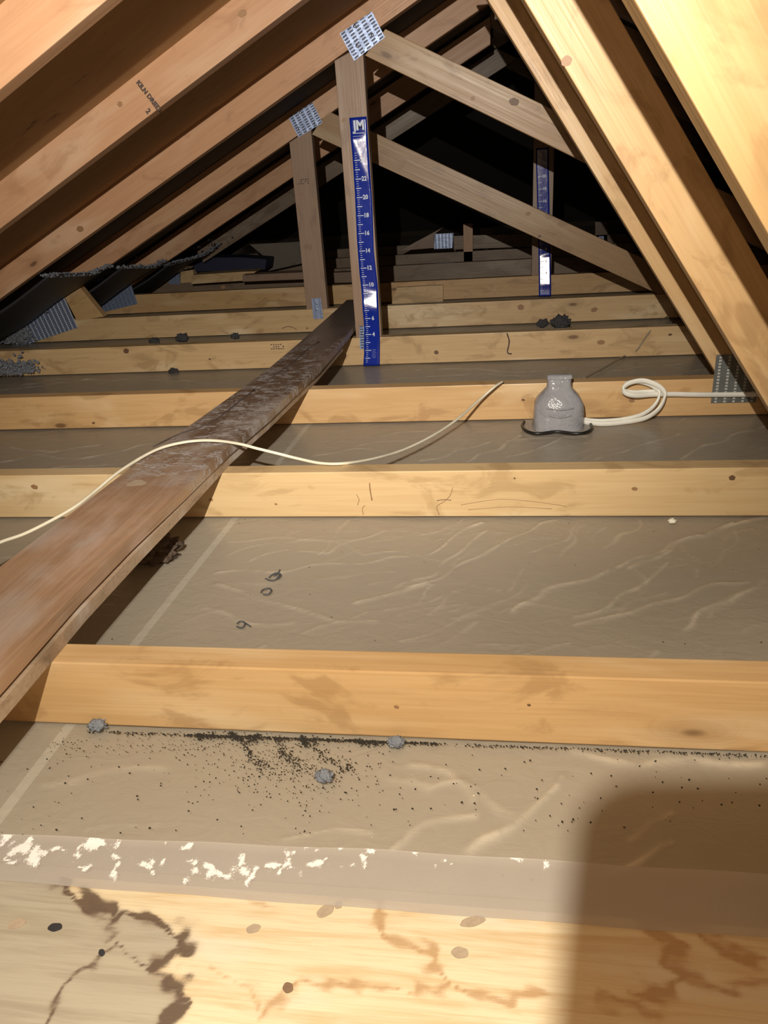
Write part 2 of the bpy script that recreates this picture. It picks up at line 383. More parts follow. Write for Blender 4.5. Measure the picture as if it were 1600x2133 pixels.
tag(link('plastic_sheet', me, m), 'clear wrinkled plastic vapour barrier lying between the joists over the brown attic floor', 'plastic sheet')
POLY = m

def flatbox(name, x0, x1, y0, y1, z0, z1, mat, bev=0., parent=None):
    bm = bmesh.new(); bmesh.ops.create_cube(bm, size=1.)
    for v in bm.verts: v.co = Vector((x0 if v.co.x < 0 else x1, y0 if v.co.y < 0 else y1, z0 if v.co.z < 0 else z1))
    cx = Vector(((x0+x1)/2, (y0+y1)/2, (z0+z1)/2)); bmesh.ops.translate(bm, vec=-cx, verts=bm.verts)
    if bev: bmesh.ops.bevel(bm, geom=list(bm.edges), offset=bev, segments=2, affect='EDGES')
    return link(name, bm_mesh(bm, name), mat, parent, Matrix.Translation(cx))
# pale seam tape under the plastic
sp_ = gpl([(0,1680),(130,1512),(265,1345),(480,1080),(635,885)]); sp_.append((sp_[-1][0]+.012, 2.0))
sp_.insert(0, (sp_[0][0]-.002, .47))
bm = bmesh.new(); prev = None
for (x, y) in sp_:
    a = bm.verts.new((x-.0065, y, -.0112)); b_ = bm.verts.new((x+.0065, y, -.0112))
    if prev: bm.faces.new((prev[0], prev[1], b_, a))
    prev = (a, b_)
g = bmesh.ops.extrude_face_region(bm, geom=list(bm.faces)); bmesh.ops.translate(bm, vec=(0, 0, .0015), verts=[v for v in g['geom'] if isinstance(v, bmesh.types.BMVert)])
tag(link('seam_tape', bm_mesh(bm, 'seam_tape'), TAPE), 'thin pale straight seam line under the plastic, right of the walking plank', 'seam')

# ------------------------------------------------------------------ near stained board
bx0, bx1 = -.75, .55; by1 = .4575; by0 = by1-.235
nx, ny = 430, 80
X, Yy = np.meshgrid(np.linspace(bx0, bx1, nx), np.linspace(by0, by1-.002, ny)); ZB = .0
def bp(pts): return gpl(pts, ZB)
wob = lambda X, Y_: (.0035*np.sin(X*150+Y_*60)+.002*np.sin(X*330-Y_*190), .003*np.sin(Y_*170+X*90)+.002*np.sin(X*260+Y_*300))
wx, wy = wob(X, Yy)
dark_l = [([(130,1825),(140,1855),(185,1875),(200,1890),(240,1895),(235,1915),(300,1905),(345,1920),(375,1945),(385,1985),(345,2005),(315,2010)],.0050,1.),
          ([(360,2035),(375,2055),(385,2085),(370,2110),(350,2133)],.0055,1.),([(315,2010),(360,2035)],.002,.6),
          ([(210,1990),(255,1965),(275,1990),(300,2010),(320,2015)],.0025,.75),([(210,1990),(165,2022),(150,2050),(115,2085),(95,2133)],.003,.7),
          ([(200,1895),(225,1930),(250,1940),(215,1960)],.004,.5)]
tan_l = [([(520,1865),(545,1880),(560,1890)],.005,.6),([(770,1845),(790,1880),(780,1920),(800,1950),(880,1970),(905,1985),(900,2020),(940,2055),(1000,2070),(1060,2080),(1130,2075)],.0045,.9),
         ([(600,2060),(620,2040),(700,2045),(760,2065),(800,2055),(880,2060),(960,2070)],.0035,.8),([(540,2133),(580,2085),(600,2062)],.005,.8),
         ([(450,2020),(500,2040),(520,2060),(540,2085),(530,2110)],.003,.6),([(700,1855),(740,1865),(775,1880)],.004,.6),
         ([(1345,1910),(1350,1940),(1420,1970),(1380,2000),(1440,2030),(1400,2060),(1320,2070)],.007,.9),([(1380,1910),(1450,1935),(1530,1990),(1600,2000)],.006,.9),
         ([(1260,2080),(1330,2100),(1380,2133)],.006,.7),([(1450,2045),(1540,2060),(1600,2040)],.005,.7),([(320,2012),(400,2020),(470,2040),(540,2045)],.006,.4)]
def paint(lst, soft=1.):
    A = np.zeros(X.shape)
    for p, hw, s in lst:
        d = seg_dist(X+wx, Yy+wy, bp(p)); hv = hw*soft*1.15*(1+.35*np.sin(X*140+Yy*90)+.25*np.sin(X*61-Yy*210)); A = np.maximum(A, s*np.exp(-(d/hv)**1.4))
    return A
DK = paint(dark_l); TN = paint(tan_l)
# grey weathered area left of the dark tide line
def inside(poly):
    P = np.array(bp(poly)); ins = np.zeros(X.shape, bool); xx = X+wx; yy = Yy+wy; j = len(P)-1
    for i in range(len(P)):
        c1 = ((P[i, 1] > yy) != (P[j, 1] > yy)) & (xx < (P[j, 0]-P[i, 0])*(yy-P[i, 1])/(P[j, 1]-P[i, 1]+1e-12)+P[i, 0]); ins ^= c1; j = i
    return ins
GR = inside([(-200,1700),(128,1780),(130,1825),(150,1860),(200,1890),(240,1900),(300,1908),(345,1920),(380,1950),(385,1985),(345,2005),(330,2015),(362,2035),(375,2060),(385,2090),(350,2200),(-300,2200)]).astype(float)
me = bpy.data.meshes.new('stained_board')
H = .030*0+ZB
top = np.stack([X.ravel(), Yy.ravel(), np.full(X.size, H)], 1)
i = np.arange(ny*nx).reshape(ny, nx)
fq = np.stack([i[:-1, :-1].ravel(), i[:-1, 1:].ravel(), i[1:, 1:].ravel(), i[1:, :-1].ravel()], 1).tolist()
edge = list(i[0, :])+list(i[1:, -1])+list(i[-1, -2::-1])+list(i[-2:0:-1, 0]); n0 = len(top); lo = top[edge].copy(); lo[:, 2] = H-.038
vs = np.concatenate([top, lo])
for q in range(len(edge)):
    q2 = (q+1) % len(edge); fq.append([int(edge[q]), n0+q, n0+q2, int(edge[q2])])
fq.append([n0+q for q in range(len(edge))][::-1])
me.from_pydata(vs.tolist(), [], [[int(a) for a in f_] for f_ in fq])
for nm, A in (('dark', DK), ('tan', TN), ('grey', GR)):
    at_ = me.attributes.new(nm, 'FLOAT', 'POINT'); at_.data.foreach_set('value', np.concatenate([A.ravel(), np.zeros(len(lo))]).astype(np.float32))
m, nt, b = new_mat('water_stained_pine'); k = N(nt); co = k.obj()
gr = k.noise(k.vmath('MULTIPLY', co, (4, 60, 20)), 1.5, 5, .65, .5); fine = k.noise(k.vmath('MULTIPLY', co, (12, 420, 60)), 1., 3, .6)
c = k.mix(k.ramp(gr, .4, .7), (.70, .60, .42), (.58, .44, .26)); c = k.mix(k.math('MULTIPLY', k.ramp(fine, .5, .7), .25), c, (.5, .36, .2))
c = k.mix(k.ramp(k.noise(k.vmath('MULTIPLY', co, (5, 14, 8)), 1., 4, .6), .5, .7), c, (.68, .62, .50))
gcol = k.mix(k.ramp(gr, .4, .7), (.36, .33, .265), (.29, .26, .21)); c = k.mix(k.math('MULTIPLY', k.attr('grey'), .85), c, gcol)
edgen = k.noise(k.vmath('MULTIPLY', co, (30, 120, 20)), 1.5, 5, .7)
tn = k.ramp(k.math('ADD', k.attr('tan'), k.math('MULTIPLY', k.math('SUBTRACT', edgen, .5), 1.1)), .25, .85)
c = k.mix(k.math('MULTIPLY', k.ramp(k.attr('tan'), .02, .8), .3), c, (.55, .36, .17))
c = k.mix(k.math('MULTIPLY', tn, .62), c, (.36, .20, .09))
dk = k.ramp(k.math('ADD', k.attr('dark'), k.math('MULTIPLY', k.math('SUBTRACT', edgen, .5), .9)), .25, .75)
c = k.mix(k.math('MULTIPLY', k.ramp(k.attr('dark'), .01, .7), .45), c, (.26, .19, .13))
c = k.mix(k.math('MULTIPLY', dk, .9), c, (.10, .065, .045))
nt.links.new(c, b.inputs['Base Color']); b.inputs['Roughness'].default_value = .55; k.bump(b, fine, .25, .001)
BOARD = m
stained_board = tag(link('stained_board', me, m), 'wide pale board with dark brown water stains lying flat along the bottom of the view', 'board')
# its knots as parts
def knot(px, py, rx, ry, col, parent, nm='knot', rot=0.):
    p = at(px, py, Z=ZB); bm = bmesh.new(); bmesh.ops.create_circle(bm, cap_ends=True, segments=26, radius=1.)
    for v in bm.verts:
        a = math.atan2(v.co.y, v.co.x); r = 1+.07*math.sin(a*2+px)+.04*math.sin(a*5+py)
        v.co = Vector((v.co.x*rx*r, v.co.y*ry*r, 0))
    g = bmesh.ops.extrude_face_region(bm, geom=list(bm.faces)); bmesh.ops.translate(bm, vec=(0, 0, .0007), verts=[v for v in g['geom'] if isinstance(v, bmesh.types.BMVert)])
    return link(nm, bm_mesh(bm, nm), col, parent, Matrix.Translation(p) @ Matrix.Rotation(rot, 4, 'Z'))
KN_G = plain('grey_knot_wood', (.40, .32, .235), .5, bscale=300); KN_D = plain('dark_knot_wood', (.035, .035, .04), .4, bscale=400); KN_B = plain('brown_knot_wood', (.20, .13, .08), .5, bscale=300)
for a in [(115,1932,.007,.005,KN_D,.1),(35,1925,.009,.006,KN_G,.4),(528,1935,.007,.005,KN_G,.2),(678,1898,.010,.006,KN_G,.6),(705,1885,.004,.005,KN_G,.2),(985,1920,.014,.005,KN_G,.35),(958,1985,.008,.006,KN_G,.2),(600,2058,.005,.005,KN_B,0),(212,1985,.003,.004,KN_D,.8)]:
    knot(a[0], a[1], a[2]*.85, a[3]*.85, a[4], stained_board, rot=a[5])
# white residue band: the folded edge of the sheet in front of the board
nx2, ny2 = 420, 22
X, Yy = np.meshgrid(np.linspace(-.72, .5, nx2), np.linspace(0, 1, ny2)); yb0 = by1-.0; 
e0 = np.interp(X, [-.72, -.493, -.105, .233, .5], [.49, .497, .507, .507, .507]); Yy = (by1-.012)*(1-Yy)+e0*Yy
wx, wy = wob(X, Yy)
spots = [(15,1750,.010),(45,1765,.010),(70,1785,.012),(95,1790,.008),(25,1795,.006),(120,1770,.006),(200,1765,.01),(240,1757,.008),(170,1772,.005),(235,1790,.008),(185,1805,.006),(150,1795,.005),(245,1812,.008),
 (300,1795,.009),(318,1812,.006),(350,1798,.006),(395,1800,.008),(400,1822,.009),(445,1808,.008),(450,1825,.010),(470,1820,.008),(498,1798,.009),(510,1815,.008),(525,1832,.008),(540,1822,.006),(560,1798,.005),(590,1795,.008),(615,1790,.006),(575,1815,.005),
 (355,1765,.004),(385,1760,.004),(620,1780,.004),(670,1783,.003),(690,1805,.004),(720,1803,.004),(745,1800,.004),(650,1805,.006),(860,1778,.008),(1085,1797,.008),(1130,1800,.008),(920,1800,.004),(650,1765,.006),(770,1775,.008),(720,1770,.006)]
A = np.zeros(X.shape)
for (px, py, r) in spots:
    q = at(px, py, Z=0.); A = np.maximum(A, np.exp(-(((X+wx*1.5-q[0])**2+(Yy+wy*1.5-q[1])**2)/(r*.8)**2)))
me = bpy.data.meshes.new('folded_plastic_edge'); i = np.arange(nx2*ny2).reshape(ny2, nx2)
Z = .0012+.0008*np.sin(X*40)+.0012*np.exp(-((Yy-e0)/.004)**2)
me.from_pydata(np.stack([X.ravel(), Yy.ravel(), Z.ravel()], 1).tolist(), [], np.stack([i[:-1, :-1].ravel(), i[:-1, 1:].ravel(), i[1:, 1:].ravel(), i[1:, :-1].ravel()], 1).tolist())
me.polygons.foreach_set('use_smooth', [True]*len(me.polygons))
at_ = me.attributes.new('lime', 'FLOAT', 'POINT'); at_.data.foreach_set('value', A.ravel().astype(np.float32))
m, nt, b = new_mat('milky_polythene_strip'); k = N(nt); co = k.obj()
vn = k.noise(co, 260, 5, .75, 1.6)
li = k.ramp(k.math('ADD', k.math('MULTIPLY', k.attr('lime'), .95), k.math('MULTIPLY', k.math('SUBTRACT', vn, .5), 1.9)), .36, .62)
c = k.mix(k.math('MULTIPLY', li, .9), k.mix(k.noise(co, 9, 3), (.49, .45, .41), (.60, .555, .51)), (.95, .93, .92)); nt.links.new(c, b.inputs['Base Color'])
b.inputs['Roughness'].default_value = .3; k.put(b.inputs['Alpha'], k.math('MAXIMUM', .62, li)); k.bump(b, vn, .3, .001)
tag(link('folded_plastic_edge', me, m), 'milky folded plastic strip with white crusty residue along the back of the stained board', 'plastic strip')

# ------------------------------------------------------------------ trusses
def nailplate(name, quad, Y, mat, parent, nails=(), ang=None):
    o = slab(name, quad, Y-.0016, .0015, mat, parent, ang=ang, bev=0)
    for (px, pz) in nails:
        bm = bmesh.new(); bmesh.ops.create_uvsphere(bm, u_segments=10, v_segments=6, radius=.004)
        for v in bm.verts: v.co.y *= .45
        link('nail_head', bm_mesh(bm, 'nail_head', True), STEEL, o, Matrix.Translation((px, Y-.0025, pz)))
    return o
def P2(px, py, k): q = at(px, py, Y=YT[k]); return (q[0], q[2])
def left_chord(k, parent, mat, x0=-2.35, x1=RIDGE):
    c = CC[k]; z0, z1 = .5*x0+c, .5*x1+c
    h = WD/COS
    pts = [(x0, z0), (x1, z1), (x1, z1+h), (x0, z0+h)]
    if z0 < WD: # heel sits on the bottom chord
        xh = (WD-c)*2+.002; pts = [(xh, WD), (x1, z1), (x1, z1+h), (xh-2*h+.0, WD)]
    return slab('top_chord', pts, YT[k], TH, mat, parent, ang=math.atan(.5))
def right_chord(k, parent, mat):
    z1 = zr(RIDGE)-WD/COS-.003; h = WD/COS; x1 = 2.3
    return slab('right_top_chord', [(RIDGE+.001, z1), (x1, z1-.5*(x1-RIDGE)), (x1, z1-.5*(x1-RIDGE)+h), (RIDGE+.001, z1+h)], YT[k], TH, mat, parent, ang=-math.atan(.5))
def bottom(k, parent, mat, x0, x1, z0=0., wd=WD):
    return slab('bottom_chord', [(x0, z0), (x1, z0), (x1, z0+wd), (x0, z0+wd)], YT[k], TH, mat, parent, ang=0)
def truss(k, label): return empty('roof_truss', (0, YT[k], 0), label, 'roof truss', 'roof trusses')

def web(k, parent, mat):
    s = 1.49; x_at0 = dict(A=.480, B=.497, C=.507)[k]
    zt = .97; f = lambda z: x_at0-(z-.098)/s
    if k == 'A':
        a = at(1322, 0, Y=YT['A']); b_ = at(1600, 487, Y=YT['A']); s2 = (a[2]-b_[2])/(b_[0]-a[0]); f = lambda z: a[0]+(a[2]-z)/s2; s = s2
    hw = WD*math.hypot(1, 1/s)
    return slab('web', [(f(WD), WD), (f(zt), zt), (f(zt)+hw, zt), (f(WD)+hw, WD)], YT[k], TH, mat, parent, ang=math.atan2(-s, 1))

tA = truss('A', 'nearest truss, thick smooth golden joist with bright web filling the upper right corner')
bottom('A', tA, W_GOLD, -1.4, 1.6); left_chord('A', tA, W_ORANGE); right_chord('A', tA, W_GOLD); web('A', tA, wood('dimmed_golden_pine', (.40, .26, .12), (.33, .20, .08), (.48, .36, .20), .8, .3))  # web: golden pine coloured darker to offset the glare of the close headlamp
tB = truss('B', 'second truss, knotty pale joist crossing mid view just behind the wide plastic bay')
bottom('B', tB, W_CREAM, -1.7, 1.9); left_chord('B', tB, W_ORANGE); right_chord('B', tB, W_GOLD); web('B', tB, W_GOLD)
tC = truss('C', 'third truss, joist behind the electrical box with a slanting web ending on it')
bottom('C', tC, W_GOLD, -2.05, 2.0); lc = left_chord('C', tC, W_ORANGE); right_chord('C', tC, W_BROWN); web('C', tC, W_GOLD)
nailplate('gusset_plate', [(.500, .030), (.600, .030), (.600, .145), (.500, .145)], YT['C'], PLATE_C, tC, ang=0)

tD = truss('D', 'fourth truss, its upright post carrying the large blue ruler under a shiny plate')
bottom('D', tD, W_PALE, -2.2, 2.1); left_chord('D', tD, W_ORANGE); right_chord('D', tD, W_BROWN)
px0, px1 = -.449, -.366
slab('king_post', [(px0, WD), (px1, WD), (px1, .90), (px0, .868)], YT['D']+.0005, TH-.001, W_BROWN, tD, ang=math.pi/2)
dl = [P2(765,118,'D'), P2(1180,320,'D')]; sD = (dl[1][1]-dl[0][1])/(dl[1][0]-dl[0][0])
xs0, xs1 = -.362, .95
slab('diagonal_web', [(xs0, dl[0][1]+(xs0-dl[0][0])*sD), (xs1, dl[0][1]+(xs1-dl[0][0])*sD), (xs1, dl[0][1]+(xs1-dl[0][0])*sD+.101), (-.300, P2(800,62,'D')[1]+.002)], YT['D']+.0008, TH-.0016, W_TAN, tD, ang=math.atan(sD))
q = [P2(708,70,'D'), P2(775,24,'D'), P2(802,78,'D'), P2(738,127,'D')]; q = [q[3], q[2], q[1], q[0]]
nailplate('gusset_plate', q, YT['D']-.0005, PLATE, tD, [P2(739,55,'D'), P2(776,73,'D'), P2(744,96,'D')])
nailplate('post_plate', [P2(750,727,'D'), P2(763,727,'D'), P2(760,679,'D'), P2(749,679,'D')], YT['D']-.0005, PLATE, tD, [P2(756,695,'D')], ang=0)

tE = truss('E', 'fifth truss, shorter upright post left of the blue ruler with its own shiny top plate')
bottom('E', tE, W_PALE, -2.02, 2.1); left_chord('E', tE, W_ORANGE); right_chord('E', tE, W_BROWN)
slab('king_post', [(-.752, WD), (-.666, WD), (-.666, .735), (-.752, .692)], YT['E']+.0005, TH-.001, W_BROWN, tE, ang=math.pi/2)
el = [P2(660,285,'E'), P2(1350,605,'E')]; sE = (el[1][1]-el[0][1])/(el[1][0]-el[0][0])
fE = lambda x, o=0: el[0][1]+(x-el[0][0])*sE+o
slab('diagonal_web', [(-.665, fE(-.665)), (.60, WD+.001), (.80, WD+.001), (-.60, fE(-.60, .105))], YT['E']+.0008, TH-.0016, W_TAN, tE, ang=math.atan(sE))
q = [P2(622,286,'E'), P2(672,256,'E'), P2(651,213,'E'), P2(602,246,'E')]
nailplate('gusset_plate', q, YT['E']-.0005, PLATE, tE, [P2(625,235,'E'), P2(624,268,'E'), P2(657,258,'E')])
nailplate('post_plate', [P2(653,664,'E'), P2(674,664,'E'), P2(668,620,'E'), P2(649,622,'E')], YT['E']-.0005, PLATE_F, tE, [P2(660,632,'E'), P2(660,645,'E')], ang=0)
w_ = [P2(160,668,'E'), P2(216,660,'E'), P2(158,588,'E'), P2(128,606,'E')]
slab('heel_wedge', w_, YT['E']-.0012, TH, W_GOLD, tE, ang=math.atan(.5))
q = [P2(28,727,'E'), P2(163,682,'E'), P2(129,606,'E'), P2(78,640,'E'), P2(55,668,'E'), P2(28,700,'E')]
nailplate('heel_plate', q, YT['E']-.003, PLATE_D, tE)

tF = truss('F', 'sixth truss, broad low top chord at left and a spliced joist behind the posts')
bottom('F', tF, W_GOLD, -2.1, 2.1); left_chord('F', tF, W_ORANGE); right_chord('F', tF, W_BROWN)
slab('ruler_post', [(.162, WD), (.250, WD), (.250, .86), (.162, .90)], YT['F'], TH, W_BROWN, tF, ang=math.pi/2)
q = [P2(216,650,'F'), P2(287,633,'F'), P2(272,588,'F'), P2(240,590,'F'), P2(192,608,'F')]
nailplate('heel_plate', q, YT['F']-.001, PLATE_F, tF, [P2(212,627,'F'), P2(235,631,'F'), P2(219,640,'F')])
slab('splice_block', [P2(815,634,'F'), P2(924,629,'F'), P2(924,592,'F'), P2(828,597,'F')], YT['F']-.030, .0285, W_PALE, tF, ang=0)

tG = truss('G', 'seventh truss, dim joist seen just above the sixth, small grey plate at its left end')
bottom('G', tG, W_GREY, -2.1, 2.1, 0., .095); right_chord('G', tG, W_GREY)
gl = [P2(473,515,'G'), P2(610,426,'G')]; sG = (gl[1][1]-gl[0][1])/(gl[1][0]-gl[0][0])
slab('top_chord', strip((gl[0][0]-.15, gl[0][1]-.15*sG), (gl[0][0]+1.6, gl[0][1]+1.6*sG), WD), YT['G'], TH, W_GREY, tG)
nailplate('heel_plate', [P2(352,592,'G'), P2(375,592,'G'), P2(375,567,'G'), P2(352,569,'G')], YT['G']-.001, PLATE_F, tG, ang=0)
slab('heel_block', [P2(376,590,'G'), P2(405,588,'G'), P2(402,562,'G'), P2(376,566,'G')], YT['G']-.001, TH, W_PALE, tG, ang=0)
tH = truss('H', 'eighth truss, thin reddish post and bright plate deep in the dark')
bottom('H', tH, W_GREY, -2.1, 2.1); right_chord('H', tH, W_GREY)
hp = [P2(966,560,'H'), P2(985,560,'H'), P2(985,465,'H'), P2(965,466,'H')]
slab('post', hp, YT['H'], TH, W_ORANGE, tH, ang=math.pi/2)
nailplate('gusset_plate', [P2(905,518,'H'), P2(943,516,'H'), P2(945,485,'H'), P2(906,487,'H')], YT['H']-.02, PLATE, tH, [P2(930,503,'H')], ang=0)
slab('brace', [P2(832,522,'H'), P2(905,516,'H'), P2(905,488,'H'), P2(935,470,'H'), P2(870,492,'H')][:3]+[P2(925,472,'H')], YT['H']-.018, .018, W_BROWN, tH, ang=.5)
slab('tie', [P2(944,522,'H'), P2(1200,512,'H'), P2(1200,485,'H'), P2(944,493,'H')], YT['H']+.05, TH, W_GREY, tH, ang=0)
tI = truss('I', 'farthest truss, only small bright plates on black posts visible')
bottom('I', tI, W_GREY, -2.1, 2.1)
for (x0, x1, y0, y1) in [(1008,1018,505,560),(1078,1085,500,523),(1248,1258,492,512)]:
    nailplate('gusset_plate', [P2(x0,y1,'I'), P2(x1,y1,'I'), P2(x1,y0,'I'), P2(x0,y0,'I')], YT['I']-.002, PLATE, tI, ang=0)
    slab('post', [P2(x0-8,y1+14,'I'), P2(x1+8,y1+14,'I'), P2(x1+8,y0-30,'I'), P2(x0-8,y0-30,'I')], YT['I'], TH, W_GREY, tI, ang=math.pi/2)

# boards lying on the far chords
def board(name, pa, pb, z, wdt, th, mat, label, cat='board'):
    a = at(*pa, Z=z); b_ = at(*pb, Z=z); d = b_-a; L = math.hypot(d[0], d[1]); ang = math.atan2(d[1], d[0])
    bm = bmesh.new(); bmesh.ops.create_cube(bm, size=1.)
    for v in bm.verts: v.co = Vector(((v.co.x+.5)*L, (v.co.y+.5)*wdt, (v.co.z-.5)*th))
    bmesh.ops.bevel(bm, geom=list(bm.edges), offset=.002, segments=1, affect='EDGES')
    return tag(link(name, bm_mesh(bm, name), mat, None, Matrix.Translation(a) @ Matrix.Rotation(ang, 4, 'Z')), label, cat)
def pan(name, pts, Y, th, mat, label, cat): 
    o = slab(name, [(at(x, y, Y=Y)[0], at(x, y, Y=Y)[2]) for x, y in pts], Y, th, mat, None, ang=0, bev=.002); return tag(o, label, cat)
pan('board', [(398,592),(505,585),(535,565),(505,566),(400,573)], 4.10, .12, W_PALE, 'short pale board with a pointed end lying on the joists below the navy foam panel', 'board')
pan('board', [(505,587),(632,582),(632,567),(505,573)], 4.0, .06, W_BROWN, 'thin brown board butted beside the pointed pale board, left of the short post', 'board')
pan('foam_panel', [(404,566),(552,562),(555,540),(500,536),(404,537)], 4.42, .16, FOAMBLUE, 'dark navy foam panel standing behind the sixth truss at left', 'foam panel')
pan('strand_board_offcut', [(553,566),(634,548),(634,503),(520,509),(556,540)], 4.7, .012, OSB_GREY, 'grey weathered strand board offcut leaning behind the short post', 'wood panel')
pan('board', [(690,590),(745,588),(745,566),(692,568)], 4.15, .05, W_GREY, 'grey weathered short board seen between the two posts', 'board')

# ------------------------------------------------------------------ foam baffles at the eaves, cellulose insulation
def baffle(ya, yb, xlo, xhi_a, xhi_b, coff, label):
    root = empty('eave_baffle', ((xlo+xhi_a)/2, (ya+yb)/2, .5*xlo+coff), label, 'insulation baffle', 'foam baffles at the eaves')
    nu, nv = 34, 26; V = []; 
    for j in range(nv):
        for i in range(nu):
            u = i/(nu-1); v = j/(nv-1); y = ya+(yb-ya)*v; xh = xhi_a+(xhi_b-xhi_a)*v+.006*math.sin(v*5)
            x = xlo+(xh-xlo)*u; z = .5*x+coff+.018*math.sin(v*3.14)*-1+.004*math.sin(u*7+v*5)
            V.append((x, y, z))
    Fc = [(j*nu+i, j*nu+i+1, (j+1)*nu+i+1, (j+1)*nu+i) for j in range(nv-1) for i in range(nu-1)]
    me = bpy.data.meshes.new('panel'); me.from_pydata(V, [], Fc); bm = bmesh.new(); bm.from_mesh(me)
    bmesh.ops.solidify(bm, geom=list(bm.faces), thickness=.006); bm.to_mesh(me); bm.free()
    me.polygons.foreach_set('use_smooth', [True]*len(me.polygons)); link('panel', me, FOAM, root)
    bm = bmesh.new(); rndm = random.Random(int(ya*100))
    for j in range(260):
        v = j/259*(nv-1); j0 = min(int(v), nv-2); t = v-j0
        p = Vector(V[j0*nu+nu-1]).lerp(Vector(V[(j0+1)*nu+nu-1]), t); r = rndm.uniform(.0025, .0055)
        g = bmesh.ops.create_icosphere(bm, subdivisions=1, radius=r, matrix=Matrix.Translation(p+Vector((rndm.uniform(-.03, .004), 0, rndm.uniform(-.008, .0)))))
        for v_ in g['verts']: v_.co += Vector((rndm.uniform(-1, 1), rndm.uniform(-1, 1), rndm.uniform(-1, 1)))*.003
    link('frayed_edge', bm_mesh(bm, 'frayed_edge'), FLUFF, root)
    return root
baffle(YT['D']+.042, YT['E']-.006, -1.98, at(100,560,Y=2.48)[0], at(228,517,Y=3.02)[0], 1.072, 'black foam baffle with a dusty upper edge, at the left eave nearest the front')
baffle(YT['E']+.042, YT['F']-.006, -1.98, at(252,530,Y=3.08)[0], at(342,500,Y=3.68)[0], 1.042, 'black foam baffle behind the fifth truss, curled grey end sticking up')
baffle(YT['F']+.042, YT['G']-.006, -1.98, -1.60, -1.50, 1.02, 'black foam baffle behind the sixth truss, darkest and farthest at the left eave')

def fluffmass(name, pts, label, mat=FLUFF, s=.03, group=None):
    "a heap of loose fluff: many small ragged flecks in one mesh"
    bm = bmesh.new(); r_ = random.Random(len(label))
    for (p, n, spread, sz) in pts:
        n = int(n*4); sz = sz*.5
        for _ in range(n):
            q = Vector(p)+Vector((r_.gauss(0, spread[0]), r_.gauss(0, spread[1]), abs(r_.gauss(0, spread[2]))))
            g = bmesh.ops.create_icosphere(bm, subdivisions=1, radius=r_.uniform(.4, 1.1)*sz, matrix=Matrix.Translation(q))
            for v in g['verts']: v.co += Vector((r_.uniform(-1, 1), r_.uniform(-1, 1), r_.uniform(-1, 1)))*sz*.45
    o = link(name, bm_mesh(bm, name), mat); return tag(o, label, 'insulation', group, 'stuff')
pt = lambda x, y, **k: tuple(at(x, y, **k))
fluffmass('loose_insulation', [(pt(12, 778, Y=2.40), 90, (.035, .012, .02), .012), (pt(50, 775, Y=2.41), 70, (.03, .01, .018), .011), (pt(-60, 785, Y=2.38), 60, (.05, .02, .03), .014)], 'grey loose insulation heaped against the fourth joist at the left edge')
fluffmass('loose_insulation', [(pt(35, 712, Y=3.0), 110, (.03, .01, .04), .014), (pt(15, 690, Y=3.0), 60, (.04, .012, .03), .012)], 'grey loose insulation piled at the left end of the fifth truss plate')
fluffmass('loose_insulation', [(pt(170, 585, Y=3.35), 90, (.06, .05, .03), .012), (pt(210, 572, Y=3.5), 90, (.06, .05, .03), .012), (pt(130, 610, Y=3.25), 60, (.04, .05, .02), .010)], 'blue grey loose insulation spilled under the baffle between the two heel plates')
fluffmass('loose_insulation', [(pt(35, 655, Y=2.95), 60, (.05, .02, .015), .009)], 'grey insulation crumbs clinging to the near black baffle above the dotted plate')
fluffmass('loose_insulation', [(pt(350, 520, Y=3.95), 90, (.12, .05, .05), .011), (pt(300, 545, Y=3.95), 70, (.08, .05, .04), .011)], 'dark grey insulation behind the sixth truss top chord', DARKFLUFF)

# ------------------------------------------------------------------ walking planks
zt = .127
Lp = [(-60,1245),(0,1190),(131,1106),(245,988),(332,931),(494,817),(562,769),(622,716),(700,647)]
Rp = [(-120,1520),(0,1406),(87,1312),(254,1137),(372,1032),(477,927),(559,862),(675,759),(734,681)]
Lw = [(-.668, .30), (-.662, .70), (-.648, 1.0), (-.640, 1.25), (-.604, 1.67), (-.588, 1.9), (-.580, 2.2), (-.574, 2.75), (-.575, 3.0)]
Rw = [(-.506, .30), (-.508, .58), (-.514, .75), (-.512, .9), (-.503, 1.08), (-.497, 1.3), (-.478, 1.5), (-.455, 1.9), (-.452, 2.3), (-.458, 2.75), (-.46, 3.0)]
def edge_x(W, y): return float(np.interp(y, [q[1] for q in W], [q[0] for q in W]))
m, nt, b = new_mat('splattered_plank_wood'); k = N(nt); co = k.obj()
st = k.attr('splat'); sidea = k.attr('side')
g1 = k.noise(k.vmath('MULTIPLY', co, (26, 1.3, 26)), 1., 3, .6, .3); g2 = k.noise(k.vmath('MULTIPLY', co, (150, 3., 150)), 1., 3, .6)
ring = k.math('MULTIPLY_ADD', k.math('SINE', k.math('MULTIPLY', g1, 44.)), .5, .5)
c = k.mix(k.math('ADD', k.math('MULTIPLY', ring, .35), k.math('MULTIPLY', g2, .4)), (.42, .27, .175), (.25, .15, .09))
c = k.mix(k.ramp(k.noise(k.vmath('MULTIPLY', co, (7, 4, 7)), 1., 4, .6), .5, .72), c, (.50, .36, .29))
dkm = k.mix(g2, (.15, .095, .06), (.08, .05, .035)); c = k.mix(k.math('MULTIPLY', st, .85), c, dkm)
vo = k.n('ShaderNodeTexVoronoi', feature='SMOOTH_F1'); k.put(vo.inputs['Vector'], k.vmath('ADD', k.vmath('MULTIPLY', co, (62, 34, 62)), k.vmath('MULTIPLY', k.n('ShaderNodeTexNoise').outputs[1], (0, 0, 0)))); vo.inputs['Scale'].default_value = 1.
wn = k.noise(k.vmath('MULTIPLY', co, (80, 190, 110)), 1., 5, .7, 1.)
